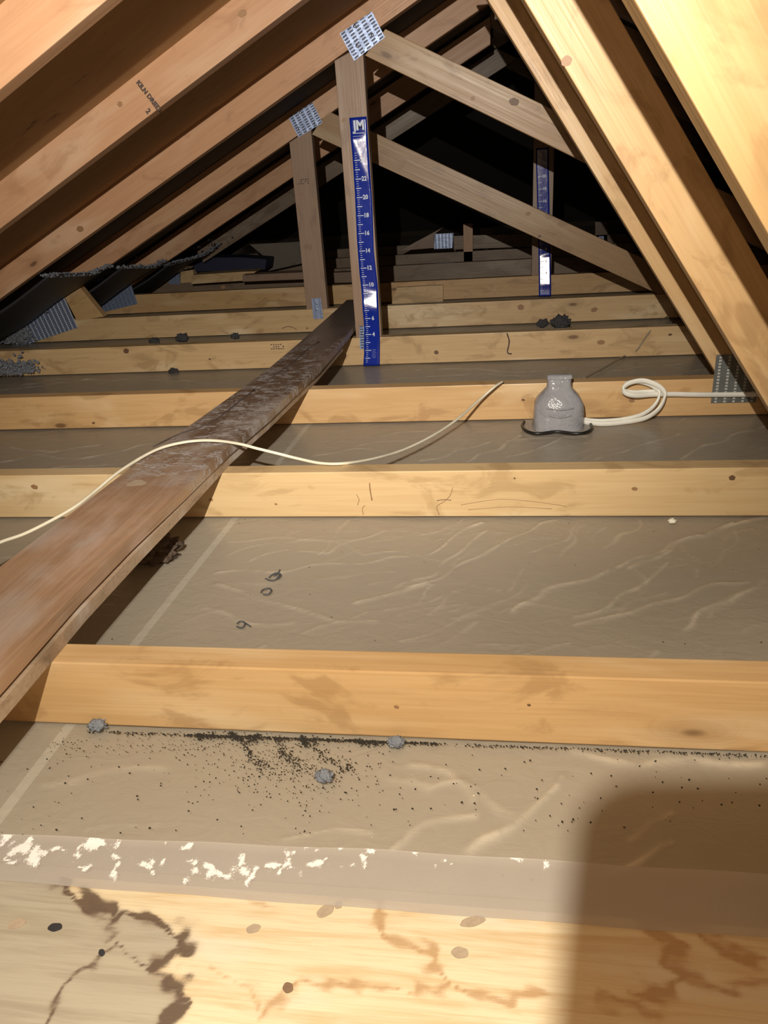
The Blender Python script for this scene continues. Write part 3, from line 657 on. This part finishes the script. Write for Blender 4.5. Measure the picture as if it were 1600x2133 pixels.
pat = k.math('ADD', k.math('MULTIPLY', k.noise(k.vmath('MULTIPLY', co, (28, 46, 20)), 1., 4, .65), .6), k.math('MULTIPLY', wn, .6))
mask = k.math('MULTIPLY', k.ramp(pat, .60, .67), k.ramp(st, .1, .6))
c = k.mix(k.math('MULTIPLY', mask, .85), c, (.46, .44, .44))
c = k.mix(k.math('MULTIPLY', k.ramp(k.noise(k.vmath('MULTIPLY', co, (9, 5, 9)), 1., 4, .6), .48, .66), .55), c, (.44, .385, .35))
c = k.mix(k.math('MULTIPLY', k.attr('dusty'), .9), c, k.mix(g2, (.16, .13, .12), (.10, .085, .08)))
nt.links.new(c, b.inputs['Base Color']); k.put(b.inputs['Roughness'], k.math('MULTIPLY_ADD', mask, .1, .33)); k.bump(b, k.math('ADD', mask, k.math('MULTIPLY', g2, .6)), .5, .0025)
PLK = m
def plank(name, y0, y1, xl, xr, ztop, th, mat, parent=None):
    n = 110; nc = 16; V = []; S = []
    yy = np.linspace(y0, y1, n)
    for y in yy:
        a, c_ = xl(y), xr(y); z = ztop(y)
        row = [(a+(c_-a)*i/(nc-1), y, z) for i in range(nc)]+[(c_, y, z-th)]+[(a, y, z-th)]
        V += row; s = float(np.clip((y-1.02)/.35, 0, 1)); S += [s*(1 if i < nc+1 else .3) for i in range(nc+2)]
    w = nc+2; Fc = []
    for j in range(n-1):
        for i in range(w): i2 = (i+1) % w; Fc.append((j*w+i, j*w+i2, (j+1)*w+i2, (j+1)*w+i))
    Fc.append(tuple(range(w))); Fc.append(tuple((n-1)*w+i for i in range(w))[::-1])
    me = bpy.data.meshes.new(name); me.from_pydata(V, [], Fc)
    bm = bmesh.new(); bm.from_mesh(me)
    bm.verts.layers.float.new('splat'); bm.verts.layers.float.new('dusty'); la = bm.verts.layers.float['splat']; lb = bm.verts.layers.float['dusty']
    bm.verts.ensure_lookup_table()
    for i, v in enumerate(bm.verts): v[la] = S[i]; v[lb] = float(np.clip((v.co.y-2.1+.12*math.sin(v.co.x*60))/.12, 0, 1)); v[la] *= 1-v[lb]
    bmesh.ops.recalc_face_normals(bm, faces=bm.faces); bm.to_mesh(me); bm.free()
    return link(name, me, mat, parent)
zup = lambda y: zt+.0003*math.sin(y*3)-.0185*0+(.004 if y < .9 else .004*max(0, 1-(y-.9)/.5))
pk = plank('walking_plank', .42, 2.98, lambda y: edge_x(Lw, y), lambda y: edge_x(Rw, y), zup, .0185, PLK)
tag(pk, 'upper walking plank running away across the joists, splattered grey at its far half', 'plank')
low_ = [at(x, y, Z=.090) for x, y in [(-80,1560),(0,1487),(131,1342),(245,1216),(380,1076),(459,988)]]
pk2 = plank('walking_plank', .42, 2.25, lambda y: edge_x(Lw, y)+.006, lambda y: edge_x(Rw, y)+.003-.009*min(1., max(0., (y-.9)/.5)), lambda y: .1075, .018, wood('rough_edge_pine', (.44, .33, .235), (.28, .19, .12), (.58, .52, .47), .9, .1, .6, mould=.5))
tag(pk2, 'lower walking plank under the splattered one, its rough pale edge showing on the right', 'plank')
# plank details
for (x, y, rx, ry, mt, nm) in [(57,1302,.004,.006,INK,'knot'),(110,1212,.012,.02,KN_B,'knot'),(285,1008,.016,.014,KN_G,'knot')]:
    q = at(x, y, Z=zt+.001); bm = bmesh.new(); bmesh.ops.create_circle(bm, cap_ends=True, segments=24, radius=1.)
    for v in bm.verts:
        a = math.atan2(v.co.y, v.co.x); r = 1+.15*math.sin(3*a+x); v.co = Vector((v.co.x*rx*r, v.co.y*ry*r, 0))
    if nm == 'knot' and mt is not INK: bmesh.ops.delete(bm, geom=[], context='VERTS')
    g = bmesh.ops.extrude_face_region(bm, geom=list(bm.faces)); bmesh.ops.translate(bm, vec=(0, 0, .0006), verts=[v for v in g['geom'] if isinstance(v, bmesh.types.BMVert)])
    if mt is INK or mt is KN_G: link(nm, bm_mesh(bm, nm), mt, pk, Matrix.Translation(Vector(q)+Vector((0, 0, .0008))))
    else: bm.free()
def crack(pix, z, parent, nm='crack'):
    P = [at(x, y, Z=z) for x, y in pix]; tube(nm, [(p[0], p[1], p[2]) for p in P], .0014, INK, parent, seg=6, res=3)
crack([(320,930),(372,905),(440,880),(500,835),(530,812)], zt+.0005, pk); crack([(560,790),(610,755),(640,728),(665,712)], zt+.0005, pk)

# ------------------------------------------------------------------ blue rulers
def ruler(Y, left, right, z0, z1, inches0, label, bend, first=0, logo=True, numbers=None):
    root = empty('depth_ruler', tuple(at(*left[-1], Y=Y)), label, 'ruler', 'blue depth rulers on the posts')
    LZ = [at(x, y, Y=Y) for x, y in left]; RZ_ = [at(x, y, Y=Y) for x, y in right]
    lz = sorted([(q[2], q[0]) for q in LZ]); rz = sorted([(q[2], q[0]) for q in RZ_])
    fx = lambda z, t: (1-t)*np.interp(z, [a for a, _ in lz], [b for _, b in lz])+t*np.interp(z, [a for a, _ in rz], [b for _, b in rz])
    def S(z, t, off=0.): return (float(fx(z, t)), Y-.003-bend(z, t)-off, z)
    nz, nt_ = 90, 9; V = []; 
    for j in range(nz):
        for i in range(nt_): V.append(S(z0+(z1-z0)*j/(nz-1), i/(nt_-1)))
    Fc = [(j*nt_+i, j*nt_+i+1, (j+1)*nt_+i+1, (j+1)*nt_+i) for j in range(nz-1) for i in range(nt_-1)]
    me = bpy.data.meshes.new('card'); me.from_pydata(V, [], Fc); bm = bmesh.new(); bm.from_mesh(me); bmesh.ops.solidify(bm, geom=list(bm.faces), thickness=-.0005); bm.to_mesh(me); bm.free()
    me.polygons.foreach_set('use_smooth', [True]*len(me.polygons)); link('card', me, BLUE, root)
    bm = bmesh.new()
    def quad(za, zb, ta, tb, b_=None):
        b_ = b_ or bm; n = 4
        for q in range(n):
            t0 = ta+(tb-ta)*q/n; t1 = ta+(tb-ta)*(q+1)/n
            b_.faces.new([b_.verts.new(S(za, t0, .0009)), b_.verts.new(S(za, t1, .0009)), b_.verts.new(S(zb, t1, .0009)), b_.verts.new(S(zb, t0, .0009))])
    top_in = int((z1-.045)/.0254)
    for h in range(1, int((z1-.085)/.0254*4)):
        z = h*.0254/4
        if z < z0+.01: continue
        ln = .36 if h % 8 == 0 else (.30 if h % 4 == 0 else .13); th = .0012 if h % 4 == 0 else .0006
        quad(z-th, z+th, .10 if h % 4 == 0 else .14, .10+ln if h % 4 == 0 else .14+ln)
    link('tick_marks', bm_mesh(bm, 'tick_marks'), PRINT, root)
    wd_ = .055
    def text(s, size, cz, ct, nm, bold=.0):
        cu = bpy.data.curves.new('t', 'FONT'); cu.body = s; cu.size = size; cu.align_x = 'CENTER'; cu.align_y = 'CENTER'; cu.offset = bold; cu.resolution_u = 2
        o = bpy.data.objects.new('t', cu); C.objects.link(o); bpy.context.view_layer.update()
        me_ = bpy.data.meshes.new_from_object(o.evaluated_get(bpy.context.evaluated_depsgraph_get())); bpy.data.objects.remove(o); bpy.data.curves.remove(cu)
        for v in me_.vertices:
            z = cz+v.co.y; t = ct+v.co.x/wd_; v.co = S(z, t, .001)
        me_.materials.clear(); link(nm, me_, PRINT, root)
    for n_ in range(4, 25, 2):
        z = n_*.0254
        if z0+.08 < z < z1-.04: text(str(n_), .017, z, .62, 'number', .0006)
    if logo:
        text('JM', .034, z1-.022, .52, 'logo', .0016)
        bm = bmesh.new(); quad(z1-.0425, z1-.0405, .14, .8, bm); quad(z1-.0495, z1-.0485, .14, .9, bm); link('logo_underline', bm_mesh(bm, 'logo_underline'), PRINT, root)
        bm = bmesh.new()
        for q in range(6): quad(.052-q*.005, .0525-q*.005, .52, .52+random.uniform(.2, .32), bm)
        link('small_print', bm_mesh(bm, 'small_print'), PRINT, root)
    return root
def bendD(z, t):
    a = .0
    t0 = min(1., max(.12, .12+(.665-z)/.13*.88)); on = min(1., max(0., (z-.52)/.02))*min(1., max(0., (.685-z)/.015))
    a += on*.0090*(1-max(t, t0))
    k8 = math.exp(-((z-.205)/.04)**2); a += k8*.0077*(1-t)
    a += .205*min(.055, max(0., .235-z))
    return a
ruler(YT['D'], [(728,247),(735,321),(740,408),(744,498),(749,566),(756,622),(760,678),(760,734),(758,765)], [(764,246),(772,369),(776,425),(779,523),(787,594),(790,650),(792.5,706),(792,765)], .0, .722, 0,
      'large blue ruler with white logo and numbers, stuck to the post in the centre', bendD)
def bendF(z, t): return .002+.165*min(.125, max(0., .175-z))+(.0038*t if z < .175 else 0.)
ruler(YT['F'], [(1117,280),(1117,345),(1120,455),(1122,540),(1122,622)], [(1143,280),(1143,345),(1145,455),(1147,540),(1147,622)], .0, .62, 0,
      'small distant blue ruler on the right hand post, crossed by a sloping web', bendF, logo=False)

# ------------------------------------------------------------------ cables and electrical box
cab = [(-60,1160,.10),(0,1130,.10),(60,1108,.102),(150,1060,.115),(200,1022,.122),(245,985,.131),(300,950,.1335),(345,930,.1335),(400,919,.1335),(450,918,.1335),(500,925,.132),(535,934,.125),(580,945,.112),(620,955,.102),(670,965,.095),(720,965,.092),(780,955,.07),(840,937,.05),(900,908,.045),(950,875,.05),(1000,832,.07),(1030,806,.095),(1047,795,.10)]
tag(tube('thin_cable', [tuple(at(x, y, Z=z)) for x, y, z in cab], .0028, CREAM, seg=10, res=6), 'thin cream cable draped over the walking plank and up to the third joist', 'cable')
cab = [(1215,788,.004),(1260,765,.003),(1300,742,.003),(1316,738,.003)]
tag(tube('thin_cable', [tuple(at(x, y, Z=z)) for x, y, z in cab]+[tuple(at(x, y, Y=2.429)) for x, y in [(1328,728),(1340,710),(1352,693)]]+[tuple(at(1372, 671, Z=.094)), tuple(at(1390, 660, Z=.094))], .0022, plain('dusty_wire', (.28, .24, .18), .6), seg=8), 'thin dusty wire crossing the far bay and fourth joist at right', 'cable')

YB = 1.745
bx = empty('electrical_box_cover', tuple(at(1160, 893, Z=0.)), 'translucent grey bell shaped plastic box cover on the plastic sheet before the third joist', 'electrical box')
m, nt, b = new_mat('smoky_plastic'); k = N(nt)
c = k.mix(k.noise(k.obj(), 35, 4), (.27, .275, .30), (.44, .445, .48)); nt.links.new(c, b.inputs['Base Color']); b.inputs['Roughness'].default_value = .16
b.inputs['Alpha'].default_value = .78; k.bump(b, k.noise(k.obj(), 45, 3, .6, .6), .7, .006); SMOKE = m
ctr = at(1162, 890, Z=0.)
prof = [(.0, .060, .046), (.02, .058, .045), (.045, .057, .044), (.062, .055, .042), (.076, .048, .036), (.088, .036, .028), (.098, .028, .020), (.112, .027, .014), (.122, .028, .009), (.126, .0275, .006), (.127, .02, .003)]
V = []; ns = 40
for (z, a, b_) in prof:
    for k_ in range(ns):
        t = 2*math.pi*k_/ns; e = .62
        cx_ = math.copysign(abs(math.cos(t))**e, math.cos(t))*a; cy_ = math.copysign(abs(math.sin(t))**e, math.sin(t))*b_
        wv = 1+.02*math.sin(5*t+z*60); V.append((ctr[0]+cx_*wv, ctr[1]+cy_*wv, z))
Fc = [(j*ns+k_, j*ns+(k_+1) % ns, (j+1)*ns+(k_+1) % ns, (j+1)*ns+k_) for j in range(len(prof)-1) for k_ in range(ns)]+[tuple(range((len(prof)-1)*ns, len(prof)*ns))]
me = bpy.data.meshes.new('cover'); me.from_pydata(V, [], Fc); me.polygons.foreach_set('use_smooth', [True]*len(me.polygons)); link('cover', me, SMOKE, bx)
# inner metal box seen faintly
flatbox('inner_box', ctr[0]-.030, ctr[0]+.030, ctr[1]-.026, ctr[1]+.026, .002, .052, plain('dull_metal_box', (.42, .42, .45), .4, .6), .002, bx)
for z_, hw in ((.058, .030), (.040, .026)):
    tube('rib', [(ctr[0]-hw, ctr[1]-.047, z_+.004), (ctr[0], ctr[1]-.050, z_), (ctr[0]+hw, ctr[1]-.047, z_+.003)], .0016, SMOKE, bx, seg=8)
flatbox('top_clip', ctr[0]-.027, ctr[0]+.027, ctr[1]-.014, ctr[1]-.008, .118, .1275, SMOKE, .0015, bx)
fl = [(1092,878),(1088,888),(1098,898),(1120,903),(1160,899),(1200,903),(1222,900),(1233,892),(1228,880),(1215,874)]
FLm = plain('grey_flange', (.30, .27, .24), .35)
P = [at(x, y, Z=.006) for x, y in fl]; tube('black_gasket', [tuple(p) for p in P], .0034, BLACK, bx, seg=8)
P = [at(x, y, Z=0.) for x, y in fl]; bm = bmesh.new(); f_ = bm.faces.new([bm.verts.new((p[0], p[1], .001)) for p in P]); g = bmesh.ops.extrude_face_region(bm, geom=[f_]); bmesh.ops.translate(bm, vec=(0, 0, .003), verts=[v for v in g['geom'] if isinstance(v, bmesh.types.BMVert)])
link('flange', bm_mesh(bm, 'flange'), FLm, bx)
Yc = 1.775
loop = [(1206,877,1.755),(1251,883,1.757),(1296,880,1.765),(1341,872,1.772),(1368,856,1.778),(1382,836,1.782),(1384,818,1.785),(1370,803,1.788),(1341,793,1.79),(1314,797,1.788),(1299,808,1.784),(1304,819,1.782),(1325,824,1.784),(1357,822,1.794),(1400,821,1.80),(1450,822,1.803),(1520,822,1.805),(1640,820,1.806)]
tag(tube('white_cable', [tuple(at(x, y, Y=Y_)) for x, y, Y_ in loop], .0066, WHITE, flat=.55, seg=12, res=7), 'white flat cable looping up from the grey box cover, then off right along third joist', 'cable')
loop = [(1208,873,1.76),(1250,877,1.765),(1300,873,1.772),(1338,863,1.778),(1362,846,1.784),(1373,826,1.79),(1368,810,1.795),(1345,798,1.80),(1320,795,1.80),(1303,801,1.798),(1301,813,1.797),(1318,817,1.798),(1345,816,1.80),(1372,815,1.803),(1385,812,1.806)]
tag(tube('white_cable', [tuple(at(x, y, Y=Y_)) for x, y, Y_ in loop], .0060, WHITE, flat=.55, seg=12, res=7), 'shorter inner white cable from the box cover, coiled inside the larger loop', 'cable')

# ------------------------------------------------------------------ stamps inked on the wood
def stamp(s, k_, px, py, size, ang, parent, nm='ink_stamp', up_=True):
    q = at(px, py, Y=YT[k_]); cu = bpy.data.curves.new('t', 'FONT'); cu.body = s; cu.size = size; cu.align_x = 'CENTER'; cu.align_y = 'CENTER'; cu.offset = .0008; cu.resolution_u = 2
    o = bpy.data.objects.new('t', cu); C.objects.link(o); bpy.context.view_layer.update()
    me_ = bpy.data.meshes.new_from_object(o.evaluated_get(bpy.context.evaluated_depsgraph_get())); bpy.data.objects.remove(o); bpy.data.curves.remove(cu)
    for v in me_.vertices: v.co = (v.co.x*math.cos(ang)-v.co.y*math.sin(ang), 0, v.co.x*math.sin(ang)+v.co.y*math.cos(ang))
    me_.materials.clear(); link(nm, me_, INK, parent, Matrix.Translation((q[0], YT[k_]-.0012, q[2])))
stamp('KILN DRIED', 'C', 310, 200, .0135, math.radians(-56), tC); stamp('2', 'C', 309, 232, .016, math.radians(-56), tC)
def smudge(k_, px, py, w_, n, parent):
    q = at(px, py, Y=YT[k_]); bm = bmesh.new(); r_ = random.Random(px)
    for i in range(n):
        for j in range(3):
            if r_.random() < .25: continue
            cx = (i/(n-1)-.5)*w_; cz = (j-1)*.007; g = bmesh.ops.create_cube(bm, size=1.)
            for v in g['verts']: v.co = Vector((v.co.x*w_/n*r_.uniform(.5, .9)+cx, v.co.y*.0006, v.co.z*r_.uniform(.0012, .004)+cz+r_.uniform(-.001, .001)))
    link('ink_stamp', bm_mesh(bm, 'ink_stamp'), INK, parent, Matrix.Translation((q[0], YT[k_]-.0006, q[2])))
smudge('E', 632, 378, .035, 5, tE); smudge('D', 578, 722, .04, 6, tD)

# knots and cracks on the faces of single timbers
KN_R = plain('ringed_brown_knot', (.29, .165, .08), .5, bscale=350); KN_K = plain('dark_red_knot', (.14, .075, .04), .5, bscale=350)
def fknot(k_, px, py, r, mt, parent, el=1.35, rot=0.):
    q = at(px, py, Y=YT[k_]); bm = bmesh.new(); bmesh.ops.create_circle(bm, cap_ends=True, segments=22, radius=1.)
    for v in bm.verts:
        a = math.atan2(v.co.y, v.co.x); w_ = 1+.10*math.sin(2*a+px)+.06*math.sin(5*a); x_ = v.co.x*r*el*w_; z_ = v.co.y*r*w_
        v.co = Vector((x_*math.cos(rot)-z_*math.sin(rot), 0, x_*math.sin(rot)+z_*math.cos(rot)))
    g = bmesh.ops.extrude_face_region(bm, geom=list(bm.faces)); bmesh.ops.translate(bm, vec=(0, -.0005, 0), verts=[v for v in g['geom'] if isinstance(v, bmesh.types.BMVert)])
    link('knot', bm_mesh(bm, 'knot'), mt, parent, Matrix.Translation((q[0], YT[k_]-.0004, q[2])))
for a in [('B',1525,995,.0042,KN_K,tB),('B',1322,1018,.0035,KN_R,tB),('B',72,1014,.005,KN_R,tB),('B',1072,996,.0015,KN_K,tB),('B',440,1041,.003,KN_R,tB),('B',575,1050,.002,KN_R,tB),
          ('C',195,881,.003,KN_K,tC),('C',1316,834,.005,KN_R,tC),('C',1090,833,.003,KN_K,tC),('D',263,731,.008,KN_K,tD),('D',1252,713,.008,KN_R,tD),('D',1396,697,.004,KN_K,tD),
          ('D',909,734,.006,KN_K,tD),('D',437,748,.003,KN_K,tD),('E',1238,645,.009,KN_R,tE),('E',640,684,.004,KN_R,tE),('E',1085,640,.010,KN_R,tE),('F',465,598,.008,KN_R,tF),
          ('D',985,205,.005,KN_R,tD),('D',1071,212,.010,KN_K,tD),('E',1124,492,.005,KN_K,tE),('E',1100,445,.007,KN_R,tE),('D',716,250,.005,KN_R,tD),('E',628,405,.004,KN_R,tE),
          ('C',250,217,.005,KN_R,tC),('C',505,28,.007,KN_R,tC),('D',167,477,.009,KN_R,tD),('A',1102,1468,.0014,KN_K,tA),('A',826,1472,.002,KN_R,tA),('B',1180,127,.006,KN_R,tB),('B',1560,20,.004,KN_R,tB)]:
    fknot(a[0], a[1], a[2], a[3], a[4], a[5], rot=.46 if (a[2] < 500 and a[1] < 900 and a[0] in 'CD') else 0.)
def fcrack(k_, pts, parent, mt=KN_R, r=.0007, nm='crack'):
    tube(nm, [tuple(at(x, y, Y=YT[k_]-.0003)) for x, y in pts], r, mt, parent, seg=6, res=3)
fcrack('B', [(770,1006),(771,1020),(775,1042)], tB, r=.0011); fcrack('B', [(910,1043),(925,1041),(940,1042)], tB, KN_K); fcrack('B', [(915,1072),(910,1055),(925,1045),(938,1032),(943,1015)], tB, r=.0006)
fcrack('B', [(745,1052),(748,1040),(742,1030)], tB, r=.0006); fcrack('B', [(757,1072),(755,1060),(760,1053)], tB, r=.0006); fcrack('D', [(1056,694),(1061,712),(1057,734),(1066,737)], tD, INK, .0022, 'stain'); fcrack('C', [(1005,760),(1006,762)], tC)
fcrack('E', [(588,684),(600,680),(612,683),(618,688)], tE, KN_K, .0012)
fcrack('B', [(960,1052),(1040,1040),(1120,1046),(1180,1055)], tB, r=.0004); fcrack('B', [(975,1062),(1060,1056),(1150,1060)], tB, r=.0004)

# ------------------------------------------------------------------ dirt: lint clumps, grit
LB = [(207,1512,.010,'grey lint clump at the foot of the nearest joist, left',FLUFF),(826,1547,.0085,'grey lint clump at the foot of the nearest joist, centre',FLUFF),(678,1618,.009,'grey lint clump lying alone on the plastic in the nearest bay',FLUFF),
      (1400,1087,.006,'small pale lint clump on the plastic below the right part of the second joist',TAPE)]
for x, y, s, lb, mt in LB:
    q = at(x, y, Z=0.); clump('lint_clump', (q[0], q[1]-s*.3, s*.35), (s, s*.8, s*.75), mt, lb, group='lint clumps on the plastic')
for x, y, Y_, s, lb in [(1168,672,2.50,.026,'larger dark dust clump on the plastic behind the fourth joist at right'),(1130,674,2.50,.016,'smaller dark dust clump beside the larger one behind the fourth joist at right')]:
    q = at(x, y, Z=.10) if False else at(x, y, Y=Y_); clump('dust_clump', tuple(q), (s, s*.7, s*.8), DARKFLUFF, lb, group='dark dust clumps', flat=False)
for x, y, s, lb in [(362,774,.016,'grey dust clump in the bay under the fourth joist, left of the plank'),(322,712,.018,'grey dust clump behind the fourth joist, leftmost of three'),(380,704,.020,'grey dust clump behind the fourth joist, middle of three'),(490,700,.014,'grey dust clump behind the fourth joist, rightmost of three')]:
    Z_ = 0. if y > 750 else .075
    q = at(x, y, Z=0.) if y > 750 else at(x, y, Y=2.50)
    clump('dust_clump', tuple(q), (s, s*.7, s*.7), DARKFLUFF, lb, group='dark dust clumps', flat=False)
q = at(330, 1160, Z=.0); clump('rodent_nest', (q[0]-.01, q[1], .012), (.045, .035, .026), plain('dark_brown_fluff', (.10, .07, .05), .95, bump=.006, bscale=140), 'dark brown matted nest in the shadow under the walking plank', 'nest')
# black grit washed out from under the nearest joist
bm = bmesh.new(); rg = random.Random(3)
def bit(x, y, r):
    q = at(x, y, Z=0.)
    if q[1] > YT['A']-.002: return
    g = bmesh.ops.create_icosphere(bm, subdivisions=1, radius=r, matrix=Matrix.Translation((q[0], q[1], .0)))
    for v in g['verts']: v.co += Vector((rg.uniform(-1, 1), rg.uniform(-1, 1), rg.uniform(-.5, .5)))*r*.4
trails = [[(500,1535),(515,1560),(530,1585),(560,1600)],[(575,1540),(590,1565),(600,1580),(640,1605)],[(630,1535),(640,1555)],[(655,1535),(660,1560),(680,1580),(720,1600),(735,1598)],[(410,1530),(420,1537),(450,1528)],[(740,1540),(760,1550),(790,1548)],[(480,1525),(500,1540)],[(540,1530),(520,1545)]]
for tr in trails:
    for _ in range(120):
        s = rg.random()*(len(tr)-1); i_ = int(s); t = s-i_; x = tr[i_][0]*(1-t)+tr[i_+1][0]*t; y = tr[i_][1]*(1-t)+tr[i_+1][1]*t
        sp_d = 3+9*s/(len(tr)); bit(x+rg.gauss(0, sp_d), y+rg.gauss(0, sp_d*.6), rg.uniform(.0004, .0010))
for _ in range(520): bit(rg.gauss(600, 90), 1590+rg.gauss(0, 34)+20*rg.random(), rg.uniform(.0003, .0008))
for _ in range(260):
    x = rg.uniform(100, 620); bit(x, 1545+(620-x)*.02+rg.gauss(0, 12), rg.uniform(.0003, .0007))
for _ in range(1500):
    x = rg.uniform(180, 1600) if rg.random() < .5 else rg.uniform(390, 900); y = 1512+(x-60)*.0357+abs(rg.gauss(0, 3.0)); bit(x, y+5, rg.uniform(.0003, .0010)*(1.3 if x < 950 and rg.random() < .4 else 1))
for _ in range(160): bit(rg.uniform(0, 1600), rg.uniform(1570, 1740), rg.uniform(.0004, .0011))
tag(link('black_grit', bm_mesh(bm, 'black_grit'), GRIT), 'black grit scattered over the plastic in front of the nearest joist', 'grit', kind='stuff')

# marker writing under the plastic in the wide bay
def scribble(pls, z, name, label):
    root = empty(name, tuple(at(*pls[0][0], Z=z)), label, 'writing')
    for pl in pls: tube('pen_stroke', [tuple(at(x, y, Z=z)) for x, y in pl], .0011, plain('blue_black_marker', (.05, .07, .09), .7) if 'marker' not in CACHE else CACHE['marker'], root, seg=6, res=3)
CACHE = {}; CACHE['marker'] = plain('blue_black_marker', (.07, .08, .10), .7)
scribble([[(553,1205),(565,1209),(577,1206),(585,1197),(577,1193),(567,1197),(560,1203)],[(583,1187),(578,1195),(570,1199)],[(576,1205),(583,1197)]], .001, 'marker_scribble', 'upper dark looped marker scribble on the floor of the wide bay')
scribble([[(543,1234),(548,1228),(560,1225),(565,1229),(560,1237),(548,1238)]], .001, 'marker_scribble', 'small marker ring below the upper scribble in the wide bay')
scribble([[(493,1305),(505,1307),(510,1297),(500,1294),(494,1299)],[(510,1297),(521,1304)]], .001, 'marker_scribble', 'lower left marker mark, shaped like a bent cross, in the wide bay')

# ------------------------------------------------------------------ the phone that takes the photograph (its shadow falls at lower right)
ph = empty('phone', (0, 0, CH), 'black phone held up at the viewpoint, its shadow on the stained board', 'phone')
def phone_outline():
    cx, cy, hw, hh, r = -.0355, .037, .0385, .0745, .0105
    pts = []
    for sx, sy, a0 in ((1, 1, 0), (-1, 1, 90), (-1, -1, 180), (1, -1, 270)):
        for k_ in range(7):
            a = math.radians(a0+k_*15); pts.append((cx+sx*(hw-r)+r*math.cos(a), cy+sy*(hh-r)+r*math.sin(a)))
    return pts
bm = bmesh.new(); vs = []
for (u, v) in phone_outline():
    p = np.array([0, 0, CH])+rt*u+up*v-fw*.006; vs.append(bm.verts.new(tuple(p)))
f_ = bm.faces.new(vs); g = bmesh.ops.extrude_face_region(bm, geom=[f_]); bmesh.ops.translate(bm, vec=tuple(-fw*.008), verts=[v for v in g['geom'] if isinstance(v, bmesh.types.BMVert)])
link('body', bm_mesh(bm, 'body'), PHONE, ph)
p = np.array([0, 0, CH])+rt*(-.0335)+up*.062-fw*.0145
